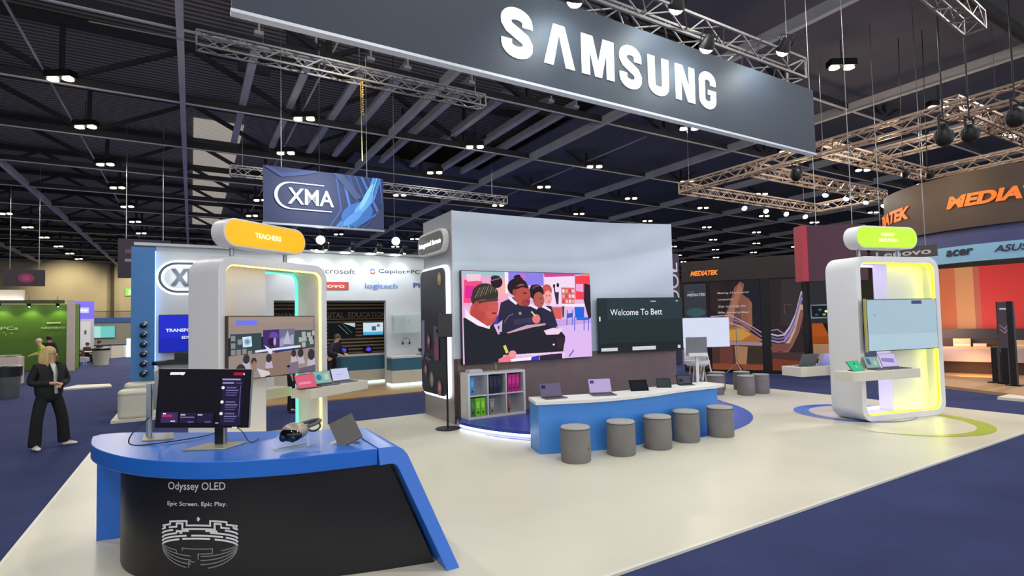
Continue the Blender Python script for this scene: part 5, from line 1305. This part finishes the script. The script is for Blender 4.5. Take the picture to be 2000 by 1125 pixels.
def art_wave(p):
    w, h = p.w, p.h; P = lambda pts, col: p.poly([(a * w, b_ * h) for a, b_ in pts], col)
    p.rect(0, 0, w, h, '#33282c'); P([(.3, .5), (1, .45), (1, 1), (.4, 1)], '#3c3236')
    for i, (col, dz, w_) in enumerate((('#c8b8cc', 0, .05), ('#75659a', -.035, .06), ('#a694b8', -.07, .05), ('#5a4a84', -.10, .05), ('#c9a890', -.145, .12), ('#8c5c54', -.20, .12))):
        p.line([(a * w, (b_ + dz) * h) for a, b_ in ((0, .40), (.2, .38), (.4, .39), (.6, .48), (.8, .62), (.93, .78), (1.0, .86))][:7], w_, col)
    p.line([(0, .44 * h), (.2 * w, .45 * h), (.42 * w, .40 * h)], .03, '#a694b8'); P([(0, .20), (.5, .22), (.6, .30), (0, .29)], '#7c4c44'); P([(0, 0), (1, 0), (1, .10), (0, .14)], '#7a3c2c'); P([(0, .13), (1, .1), (1, .2), (0, .2)], '#4a3432')
    p.line([(.45 * w, .62 * h), (.45 * w, .72 * h), (.7 * w, .72 * h)], .02, '#5c5052')
for nm, x, w, a in (('left_poster', .92, 1.58, art_hand), ('right_poster', 2.78, .95, art_wave)):
    p = Pic(w, 2.98, '#2c2226', .002); a(p); p.v = [v + Vector((x, -.03, .08)) for v in p.v]; p.build(nm, picmat('poster_backlight', .55), t)
MB().box(2.51, 2.77, -.07, 0, 0, 3.12).box(.82, .91, -.06, 0, 0, 3.12).box(3.74, 3.86, -.07, 0, 0, 3.12).box(.8, 3.8, -.05, 0, 0, .08).build('black_frame', M_blk, t, smooth=False)
t = thing('wall_niche', 'dark niche with a small lit screen above an orange lamp-like display', 'display niche', (PA.x + 4.03 * pd.x / PL - .1, PA.y + 4.03 * pd.y / PL - .1, 0), pang)
MB().box(-.12, .62, .02, .06, 0, 3.05).build('niche_back', mat('near_black_wall', '#141318'), t, smooth=False)
p = Pic(.72, .40, '#14181c', .003)
for x, z, col in ((.25, .25, '#3a6a74'), (.42, .2, '#e8f0a0'), (.5, .26, '#f4ffd0'), (.36, .1, '#7aa060'), (.15, .1, '#2a4a5a'), (.56, .2, '#c8e080')): p.ell(x, z, .05, .04, col, 10)
p.line([(.0, .0), (.72, 0), (.72, .4), (0, .4)], .03, '#6b7a84', closed=True); p.v = [v + Vector((-.1, -.02, 1.78)) for v in p.v]; p.build('small_screen', M_screen, t)
p = Pic(.74, .62, '#b0551c', .003); p.poly([(.3, .62), (.6, .62), (.45, .25)], '#201410'); p.poly([(0, 0), (.74, 0), (.74, .2), (0, .22)], '#a04c1a'); p.v = [v + Vector((-.1, -.05, .98)) for v in p.v]; p.build('orange_panel', picmat('poster_backlight', .55), t)
MB().box(-.1, .64, -.35, 0, .5, .96).build('tan_plinth', mat('tan_plinth', '#c99a6c', .5, noise=(1, .04)), t, smooth=False)

# whiteboard display on easel, chair, lectern
def art_wb(p): p.rect(0, 0, p.w, p.h, '#d2d8ee'); p.line([(.1, .32), (.18, .36), (.16, .28)], .008, '#8a90b0'); p.line([(.3, .3), (.36, .36)], .008, '#8a90b0')
p0 = (12.62, 11.35, .98)
t = tv('white flip display on a tripod easel behind the pouffes', p0, math.atan2(-.49, .87) + R(4), 1.62, .88, art_wb, '#b8bcc8', .05, 'flip_display', 'display')
lgm = M_steel
for q in ((.70, -1.06), (1.05, -1.08)):
    MB().bar((.87, .06, -.02), (q[0], .06 - .1, q[1]), .035, .035).build('leg', M_white, t, smooth=False)
MB().bar((.87, .08, -.02), (.87, .55, -1.06), .03, .03).build('leg', M_white, t, smooth=False)
t = thing('tripod_stand', 'thin grey tripod floor stand right of the easel display', 'stand', (15.3, 11.3, 0))
MB().tube([(0, 0, .35), (0, 0, 1.5)], .02, 6).build('pole', M_steel, t)
for a in (0, 120, 240): MB().tube([(0, 0, .38), (.38 * math.cos(R(a)), .38 * math.sin(R(a)), .01)], .015, 6).build('leg', M_steel, t)
t = thing('bar_stool', 'white shell bar stool with pale wooden legs behind the small lectern', 'stool', (10.46, 8.86, 0), R(-30))
t.scale = (1.18, 1.18, 1.22)
b = MB(); b.lathe([(.02, .60), (.20, .60), (.25, .64), (.255, .70), (.23, .70), (.2, .645), (.02, .64)], 20); b.build('seat', M_white, t)
b = MB(); b.add([(.25 * math.cos(R(a)), .25 * math.sin(R(a)) + .0, z) for z in (.68, .95) for a in range(20, 161, 20)], [(i, i + 1, 9 + i, 8 + i) for i in range(7)]); o_ = b.build('backrest', M_white, t)
mo = o_.modifiers.new('thick', 'SOLIDIFY'); mo.thickness = .02
for a in (45, 135, 225, 315): MB().tube([(.13 * math.cos(R(a)), .13 * math.sin(R(a)), .62), (.24 * math.cos(R(a)), .24 * math.sin(R(a)), 0)], .016, 8).build('leg', mat('pale_wood_leg', '#b99a70', .5, noise=(4, .06)), t)
t = thing('lectern', 'slim white lectern with an upright grey sheet, beyond the white table top', 'lectern', (8.86, 7.50, .125), math.atan2(-.51, .86))
MB().box(-.13, .13, -.1, .1, 0, .03).build('base', M_white, t, smooth=False)
MB().box(-.03, .03, -.02, .02, .03, .98).build('post', M_white, t, smooth=False)
MB().box(-.19, .19, -.1, .1, .98, 1.04).build('tray', M_white, t, smooth=False)
MB().box(-.21, .21, -.02, .01, 1.03, 1.36).build('grey_sheet', mat('grey_sheet', '#6e7076', .5, noise=(2, .03)), t, smooth=False)

# ---- round orange-lettered stand on the right ---------------------------
DC = (29.4, 7.8)
def drum(r, z0, z1, a0=120, a1=240, n=40, th=.15):
    o_ = []; i_ = []
    for k in range(n + 1):
        a = R(a0 + (a1 - a0) * k / n); o_.append((DC[0] + r * math.cos(a), DC[1] + r * math.sin(a))); i_.append((DC[0] + (r - th) * math.cos(a), DC[1] + (r - th) * math.sin(a)))
    return MB().prism(o_ + i_[::-1], z0, z1)
rs = thing('round_stand', 'big round stand with a brown fascia in orange letters over a blue band', 'stand', (DC[0], DC[1], 0))
OR_ = (DC[0], DC[1], 0)
ob(drum(4.85, 4.95, 7.0), 'brown_fascia', mat('brown_fascia', '#43342d', .6, noise=(.3, .08)), OR_, rs)
ob(drum(4.70, 4.30, 4.95), 'indigo_band', mat('indigo_band', '#3c4272', .5, noise=(.5, .04)), OR_, rs)
ob(drum(4.72, 3.70, 4.32), 'sky_band', mat('sky_band', '#7fb0d6', .5, noise=(.5, .03)), OR_, rs)
def drum_text(txt, a0, a1, z, h, r, bold, shear, m_, nm):
    vs, fs = font_mesh(txt, bold, 0, 4); x0 = min(v[0] for v in vs); x1 = max(v[0] for v in vs); z0 = min(v[1] for v in vs); z1 = max(v[1] for v in vs)
    out = []
    for v in vs:
        u = (v[0] - x0) / (x1 - x0) ; zz = (v[1] - z0) / (z1 - z0) * h; a = R(a0 + (a1 - a0) * u) + shear * zz / r
        out.append((DC[0] + r * math.cos(a), DC[1] + r * math.sin(a), z + zz))
    ob(MB().add(out, fs), nm, m_, OR_, rs, smooth=False)
M_or = mat('orange_letters', '#c86424', .5, emit='#e06c20', es=.4, noise=(2, .03))
drum_text('MEDIATEK', 168, 209, 5.74, .46, 4.90, .05, .3, M_or, 'lettering')
drum_text('MEDIATEK', 105, 149, 5.72, .52, 4.90, .05, .3, M_or, 'lettering')
drum_text('acer', 165.5, 176, 3.96, .24, 4.75, .03, .2, mat('dark_letters', '#1c2438', .5, noise=(2, .03)), 'lettering')
drum_text('ASUS', 183.5, 194, 3.96, .24, 4.75, .02, .3, mat('dark_letters', '#1c2438'), 'lettering')
t = thing('hanging_sign', 'small dark sign with grey rounded letters below the blue band', 'sign', (20, 9.15, 3.66), R(-78))
MB().box(-.2, 1.6, 0, .08, 0, .36).build('sign_board', mat('charcoal_sign', '#45454a', .5, noise=(2, .03)), t, smooth=False)
p = Pic(.001, .001, '#454545', .004); p.text('Lenovo', -.05, .08, .20, '#c8c4c4', w=1.5, bold=.02); p.v = [v + Vector((0, -.01, 0)) for v in p.v]; p.build('lettering', M_print, t)
MB().tube([(.1, .04, .36), (.1, .04, 8.26)], .012, 5).tube([(1.3, .04, .36), (1.3, .04, 8.26)], .012, 5).build('hanging_cable', M_steel, t)
# striped wall
t = thing('striped_wall', 'red, orange and tan vertically striped wall of the round stand', 'stand wall', (20.6, 8.3, 0), R(-83))
p = Pic(2.6, 3.25, '#8c3a2c', .002)
for x0, x1, a in ((0, .6, '#c43428'), (.6, 1.0, '#c06840'), (1.0, 1.45, '#c8905e'), (1.45, 1.6, '#b05a44'), (1.6, 2.6, '#c42a28')): p.rect(x0, 0, x1, 3.25, a)
p.build('striped_print', M_print, t); MB().box(0, 2.6, .01, .2, 0, 3.25).build('wall_body', mat('brick_wall', '#8c3a2c', .6, noise=(1, .04)), t, smooth=False)
lamp('AREA', (18.6, 6.9, 1.4), 22, (1, .6, .45), .8, (20.5, 7.1, 1.9))
struct(MB().prism([(16.15, 6.3), (15.30, 4.2), (15.2, 1), (26, 1), (27, 10), (21, 10)], -.02, .05).build('floor_round_stand', mat('tan_wood_floor', '#b08a64', .45, noise=(2, .06)), smooth=False))
t = thing('display_counter', 'long counter with a pale grey front and dark recess below, under the striped wall', 'counter', (19.0, 7.9, .05), R(-72))
MB().box(0, 3.2, 0, 1.0, .36, .74).build('grey_front', mat('pale_grey_front', '#9a9294', .5, noise=(1, .03)), t, smooth=False)
MB().box(0, 3.1, .25, 1.0, 0, .36).build('dark_recess', mat('dark_recess', '#33241f', .6, noise=(1, .05)), t, smooth=False)
MB().box(0, 3.2, .0, 1.0, .74, .78).build('worktop', mat('tan_top', '#c8a078', .5, noise=(1, .04)), t, smooth=False)
p = Pic(3.1, .30, '#26262c', .003); p.text('acer', 2.0, .1, .1, '#9a9aa0', w=.36); p.v = [v + Vector((.0, .5, 1.0)) for v in p.v]; p.build('black_header', M_print, t)
MB().box(0, 3.1, .51, .6, .78, 1.3).build('back_box', mat('dark_recess', '#33241f'), t, smooth=False)
lamp('AREA', (18.9, 6.3, .32), 10, (1, .45, .15), 1.0, (19.2, 6.4, 0))
for i, (x, w_) in enumerate(((.1, .35), (1.0, .4), (1.45, .3), (2.3, .25), (2.65, .25))):
    q = Vector((19.0, 7.9, .83)) + Matrix.Rotation(R(-72), 3, 'Z') @ Vector((x, .2, 0))
    t = thing('carton', 'pale cardboard box on the counter under the striped wall, ' + ('first', 'second', 'third', 'fourth', 'fifth')[i] + ' from the left', 'box', q, R(-72), 'boxes on the striped-wall counter')
    MB().box(0, w_, 0, .2, 0, (.22, .24, .10, .2, .24)[i]).build('carton_body', mat('tan_carton', '#d0aa80', .6, noise=(2, .04)), t, smooth=False); MB().box(.02, w_ - .02, -.003, 0, .03, .08).build('label_strip', M_cream, t, smooth=False)
for i, (x, y, h) in enumerate(((17.15, 4.98, 2.10), (17.55, 5.45, .95), (17.42, 5.2, .95))):
    t = tag(MB().box(x - .06, x + .06, y - .06, y + .06, .05, h).box(x - .14, x + .14, y - .14, y + .14, .05, .075).build('black_post', M_blk, smooth=False), ('tall black post at the right end of the pale grey counter', 'short black post behind the tall one, farther away', 'short black post directly behind the tall one')[i], 'post')
t = thing('poster_totem', 'narrow brown portrait screen beside the tall black post', 'screen', (17.92, 5.47, .8), R(-60))
p = Pic(.26, 1.3, '#4c4048', .002); p.rect(.05, 1.1, .2, 1.14, '#c8c0c4'); p.line([(.03, .7), (.13, .6), (.23, .75)], .03, '#7a6a88'); p.line([(.03, .6), (.13, .5), (.23, .65)], .02, '#9a7a70'); p.build('print', picmat('poster_backlight', .55), t); MB().box(0, .26, .01, .08, -.75, 1.3).build('frame', M_blk, t, smooth=False)
t = thing('neon_display', 'pink and violet lit display with red light bars at the far right edge', 'display', (21.6, 6.3, 1.2), R(-80))
MB().box(0, 1.6, 0, .1, 1.55, 1.68).box(.6, 2.4, -.2, -.1, 1.36, 1.44).build('red_light_bar', mat('red_neon', '#ff5050', .4, emit='#ff6a5c', es=1.6, noise=(2, .02)), t, smooth=False)
p = Pic(2.2, 1.0, '#8a4aa8', .003); p.ell(.6, .6, .35, .25, '#d070d0'); p.ell(1.2, .7, .3, .2, '#5a3ab0'); p.rect(0, 0, .5, 1.0, '#a8646c'); p.line([(.7, .5), (1.1, .6)], .03, '#ffd0f0'); p.v = [v + Vector((.4, -.02, .35)) for v in p.v]; p.build('neon_screen', M_screen, t)
p = Pic(2.2, .5, '#8c1c2c', .003); p.rect(.2, .1, .5, .4, '#d8604c'); p.rect(.9, .2, 1.3, .3, '#e0a090'); p.v = [v + Vector((.4, -.02, -.15)) for v in p.v]; p.build('red_screen', M_screen, t)
MB().box(.2, 2.6, .0, .2, -1.15, 1.9).build('dark_frame', M_blk, t, smooth=False)
tag(MB().box(14.8, 15.5, 3.8, 4.6, -.02, .04).build('floor_light_pad', mat('pale_pad', '#e4d8c4', .4, noise=(1, .03)), smooth=False), 'pale round-edged pad on the carpet edge at the right', 'floor plate')

# ================================================================== PEOPLE
def skin_mesh(name, pts, edges, radii, mat_, parent, sub=2, extra=None, root=0):
    me = bpy.data.meshes.new(name); me.from_pydata([Vector(p) for p in pts], edges, [])
    o = bpy.data.objects.new(name, me); C.objects.link(o)
    sk = o.modifiers.new('skin', 'SKIN'); sk.use_smooth_shade = True
    for i, r in enumerate(radii):
        v = me.skin_vertices[0].data[i]; v.radius = r if isinstance(r, tuple) else (r, r); v.use_root = (i == root)
    if sub: s_ = o.modifiers.new('sub', 'SUBSURF'); s_.levels = sub; s_.render_levels = sub
    dg = bpy.context.evaluated_depsgraph_get(); dg.update()
    m2 = bpy.data.meshes.new_from_object(o.evaluated_get(dg)); o.modifiers.clear(); o.data = m2
    m2.materials.clear(); m2.materials.append(mat_)
    if extra: extra(m2)
    m2.shade_smooth()
    if parent: o.parent = parent
    return o
M_skin = mat('skin', '#d2a088', .55, noise=(12, .03)); M_skin_d = mat('tan_skin', '#a87860', .55, noise=(12, .03))
def add_ball(bm, ctr, r, mi, seg_=10):
    M = Matrix.Translation(ctr) @ Matrix.Diagonal((*(r if isinstance(r, tuple) else (r, r, r)), 1))
    g = bmesh.ops.create_uvsphere(bm, u_segments=seg_, v_segments=seg_ // 2 + 2, radius=1, matrix=M)
    for f in {f for v in g['verts'] for f in v.link_faces}: f.material_index = mi; f.smooth = True
def person(label, loc, rot, top, bottom, hair, pose='clasp', shoes='#e4e2dc', scale=1., long_hair=False, skin=None, shirt=None, group=None, wide=False, turn=0, bulk=1.):
    t = thing('person', label, 'person', loc, rot, group)
    t.scale = (scale,) * 3
    skin = skin or M_skin
    ln = {'stand': 0, 'clasp': 0, 'lean': .32, 'sit': .12}[pose]
    def L(x, y, z):  # lean forward from the hips
        if z > .95: k = z - .95; return (x, y - math.sin(ln) * k, .95 + math.cos(ln) * k)
        return (x, y, z)
    dz = -.45 if pose == 'sit' else 0
    pel = (0, 0, .95)
    if pose == 'sit':
        legs = {s: [(s * .09, 0, .95), (s * .11, -.42, .92), (s * .11, -.44, .50), (s * .11, -.56, .475)] for s in (-1, 1)}
    else:
        sp = 1.5 if wide else 1.
        legs = {-1: [(-.09, 0, .92), (-.11 * sp, -.01, .50), (-.12 * sp, .02, .09), (-.13 * sp, -.12, .03)], 1: [(.09, 0, .92), (.13 * sp, .0, .50), (.16 * sp, .03, .09), (.22 * sp, -.08, .03)]}
    if pose in ('clasp',): arms = {-1: [(-.17, .0, 1.36), (-.25, .03, 1.10), (-.05, -.22, 1.10)], 1: [(.17, 0, 1.36), (.26, .03, 1.10), (.06, -.23, 1.07)]}
    elif pose == 'stand': arms = {s: [(s * .18, 0, 1.38), (s * .25, .02, 1.12), (s * .24, -.06, .88)] for s in (-1, 1)}
    else: arms = {s: [(s * .18, 0, 1.38), (s * .25, -.08, 1.12), (s * .16, -.34, 1.05)] for s in (-1, 1)}
    hd = Vector(L(0, 0, 1.57)) + Vector((0, -.02, 0))
    nk = Vector(L(0, 0, 1.44)); ch = Vector(L(0, 0, 1.28)); wa = Vector(L(0, 0, 1.10))
    sh = {s: Vector(L(*arms[s][0])) for s in (-1, 1)}; el = {s: Vector(L(*arms[s][1])) for s in (-1, 1)}; wr = {s: Vector(L(*arms[s][2])) for s in (-1, 1)}
    pts = [pel, wa, ch, nk, hd + Vector((0, .01, -.05)), hd + Vector((0, 0, .03)), hd + Vector((0, .01, .095))]
    rad = [(.115, .085), (.105, .08), (.13, .09), (.052, .052), (.068, .078), (.078, .092), (.05, .06)]
    ed = [(0, 1), (1, 2), (2, 3), (3, 4), (4, 5), (5, 6)]
    def chain(start, items):
        k = start
        for p_, r_ in items: pts.append(p_); rad.append(r_); ed.append((k, len(pts) - 1)); k = len(pts) - 1
        return k
    # nose and chin
    fwd = Vector((math.sin(R(turn)), -math.cos(R(turn)), 0))
    for s in (-1, 1):
        w = chain(2, [(sh[s], (.055, .055)), (el[s], (.038, .038)), (wr[s], (.026, .024))])
        d = (wr[s] - el[s]).normalized(); side = Vector((0, 0, 1)).cross(d).normalized() * (1 if pose != 'stand' else 1)
        palm = chain(w, [(wr[s] + d * .045, (.036, .018))])
        for k, (off, ln_) in enumerate(((-.027, .060), (-.009, .072), (.009, .068), (.027, .052))):
            b_ = wr[s] + d * .085 + side * off
            chain(palm, [(b_, .0095), (b_ + d * ln_ * .5 + Vector((0, 0, -.012)), .0088), (b_ + d * ln_ * .8 + Vector((0, 0, -.036)) , .0075)])
        chain(palm, [(wr[s] + d * .04 - side * s * .036 + Vector((0, 0, .008)), .010), (wr[s] + d * .075 - side * s * .048 + Vector((0, 0, .004)), .009)])
        lg_ = legs[s]; chain(0, [(lg_[0], (.082, .082)), (lg_[1], (.052, .052)), (lg_[2], (.036, .036)), (lg_[3], (.04, .026))])
    mats = [skin, mat('eye_dark', '#20180f', .2, noise=(5, .1)), mat('lip', '#a85a54', .5, noise=(9, .05))]
    def face(m2):
        for q in mats[1:]: m2.materials.append(q)
        bm = bmesh.new(); bm.from_mesh(m2)
        rt = Vector((-fwd.y, fwd.x, 0))
        for s in (-1, 1):
            add_ball(bm, hd + fwd * .082 + rt * s * .030 + Vector((0, 0, .022)), (.011, .008, .006), 1)
            add_ball(bm, hd + rt * s * .078 + Vector((0, 0, .008)), (.014, .018, .028), 0)
        add_ball(bm, hd + fwd * .097 + Vector((0, 0, -.002)), (.012, .016, .022), 0)
        add_ball(bm, hd + fwd * .084 + Vector((0, 0, -.043)), (.022, .009, .006), 2)
        bm.to_mesh(m2); bm.free()
    skin_mesh('body', pts, ed, rad, skin, t, 2, face)
    # top / jacket
    jp = [L(0, 0, .90), wa, ch, nk - Vector((0, 0, .03))]; jr = [(.19 * bulk, .145 * bulk), (.175 * bulk, .138 * bulk), (.19 * bulk, .138 * bulk), (.072, .072)]; je = [(0, 1), (1, 2), (2, 3)]
    for s in (-1, 1):
        k = 2
        for p_, r_ in ((sh[s], .078 * bulk), (el[s], .064 * bulk), (wr[s] - (wr[s] - el[s]).normalized() * .02, .045 * bulk)): jp.append(p_); jr.append((r_, r_)); je.append((k, len(jp) - 1)); k = len(jp) - 1
    if pose == 'clasp': jp[0] = L(0, 0, .73); jr[0] = (.215, .165); jr[1] = (.21, .165)
    skin_mesh('jacket', jp, je, jr, top, t, 2)
    if shirt:
        b = MB(); 
        b.add([(-.03, -.10, 1.42), (.045, -.10, 1.42), (.05, -.158, 1.27), (.035, -.163, 1.12), (.05, -.172, .92), (.01, -.172, .92), (.0, -.163, 1.12), (-.005, -.158, 1.27)], [tuple(range(8))])
        o_ = b.build('shirt', shirt, t); mo = o_.modifiers.new('thick', 'SOLIDIFY'); mo.thickness = .02
    # trousers
    tp = [(0, 0, .97), (0, 0, .90)]; tr = [(.155, .115), (.15, .115)]; te = [(0, 1)]
    if pose == 'clasp': tr = [(.16, .12), (.165, .13)]
    for s in (-1, 1):
        k = 1
        lg_ = legs[s]
        rr = ((.100, .098), (.085, .088), (.088, .095)) if wide else ((.094, .094), (.068, .068), (.055, .058))
        for p_, r_ in zip(lg_[:3], rr): tp.append(p_); tr.append(r_); te.append((k, len(tp) - 1)); k = len(tp) - 1
        if pose != 'sit': tp.append((lg_[2][0], lg_[2][1] - .005, .05)); tr.append(rr[2]); te.append((k, len(tp) - 1))
    skin_mesh('trousers', tp, te, tr, bottom, t, 2)
    for s in (-1, 1):
        lg_ = legs[s]; a = Vector(lg_[2]); b_ = Vector(lg_[3]); d = (b_ - a); d.z = 0; d = d.normalized(); z0 = lg_[3][2] - .005
        skin_mesh('shoe', [(a.x - d.x * .03, a.y - d.y * .03, z0 + .02), (a.x + d.x * .08, a.y + d.y * .08, z0 + .02), (a.x + d.x * .20, a.y + d.y * .20, z0 + .01)], [(0, 1), (1, 2)], [(.042, .045), (.046, .036), (.036, .022)], mat('shoe_' + shoes[1:], shoes, .5, noise=(6, .04)), t, 2)
    # hair: a shell over the skull, long locks if wanted
    hb = MB()
    rt = Vector((-fwd.y, fwd.x, 0))
    hb.ball(hd - fwd * .018 + Vector((0, 0, .045)), (.098, .105, .098), 18)
    if long_hair:
        for s in (-1, 1):
            for k_ in range(4):
                o0 = hd + rt * s * (.072 + .008 * k_) - fwd * (.0 + .025 * k_)
                hb.tube([o0 + Vector((0, 0, .07)), o0 + rt * s * .012 + Vector((0, 0, -.02)), o0 + rt * s * .018 + Vector((0, 0, -.12)), o0 + rt * s * .012 + fwd * .012 + Vector((0, 0, -.20 + .01 * k_))], [.03, .034, .032, .012], 8)
        hb.ball(hd - fwd * .075 + Vector((0, 0, -.06)), (.085, .05, .13), 14)
    hb.build('hair', hair, t)
    return t
M_jacket = mat('black_jacket', '#101014', .8, noise=(6, .12), bump=(60, .3)); M_trs = mat('black_trousers', '#0d0d11', .85, noise=(6, .1), bump=(50, .3))
M_blond = mat('blond_hair', '#b99c6a', .55, noise=(20, .15)); M_dkhair = mat('dark_hair', '#1d1713', .6, noise=(20, .1))
M_limes = mat('lime_shirt', '#8db04a', .8, noise=(4, .06)); M_limes2 = mat('yellow_green_shirt', '#aac840', .8, noise=(4, .06)); M_blks = mat('black_shirt', '#17171b', .8, noise=(4, .1))
person('blond person in black jacket and wide black trousers with hands clasped, standing on the carpet', (-2.02, 11.62, -.02), R(34), M_jacket, M_trs, M_blond, 'clasp', '#dedad0', .985, True, M_skin, mat('white_shirt', '#c9c6c4', .8, noise=(5, .04)), None, True, 38, 1.14)
person('person in a light green shirt, seen from behind before the green wall', (-9.9, 31.2, -.02), R(170), M_limes, M_trs, M_dkhair, 'lean', '#222222', 1.08, skin=M_skin)
person('person in a yellow-green shirt and cap leaning over the counter by the green wall', (-4.95, 27.75, -.02), R(-70), M_limes2, M_trs, mat('pale_cap', '#c9bf90', .7, noise=(4, .05)), 'lean', '#222222', 1.0, skin=M_skin)
person('dark-haired person in a black top standing before the green wall, beside its white post', (-5.05, 29.0, -.02), R(165), M_blks, M_trs, M_dkhair, 'stand', '#222222', 1.04, skin=M_skin_d)
person('seated person in dark clothes at the far aisle tables, left one of two', (-5.35, 40.4, -.47), R(60), M_blks, M_trs, M_dkhair, 'sit', '#222222', 1.0)
person('seated person in dark clothes at the far aisle tables, right one of two', (-4.8, 41.6, -.47), R(-60), M_blks, M_trs, M_dkhair, 'sit', '#222222', 1.05, skin=M_skin_d)
person('dark-haired person in navy clothes bending over the counter in the slatted recess', (3.62, 16.60, .012), R(40), mat('navy_top_cloth', '#1b1e30', .8, noise=(4, .08)), M_trs, mat('brown_hair', '#5a4230', .6, noise=(20, .1)), 'lean', '#222222', .98)
person('person seen only below the rear shelf through the amber-signed booth, dark trousers and shoes', (1.95, 12.9, -.02), R(60), M_jacket, M_trs, M_dkhair, 'stand', '#2a2a30', 1.0)
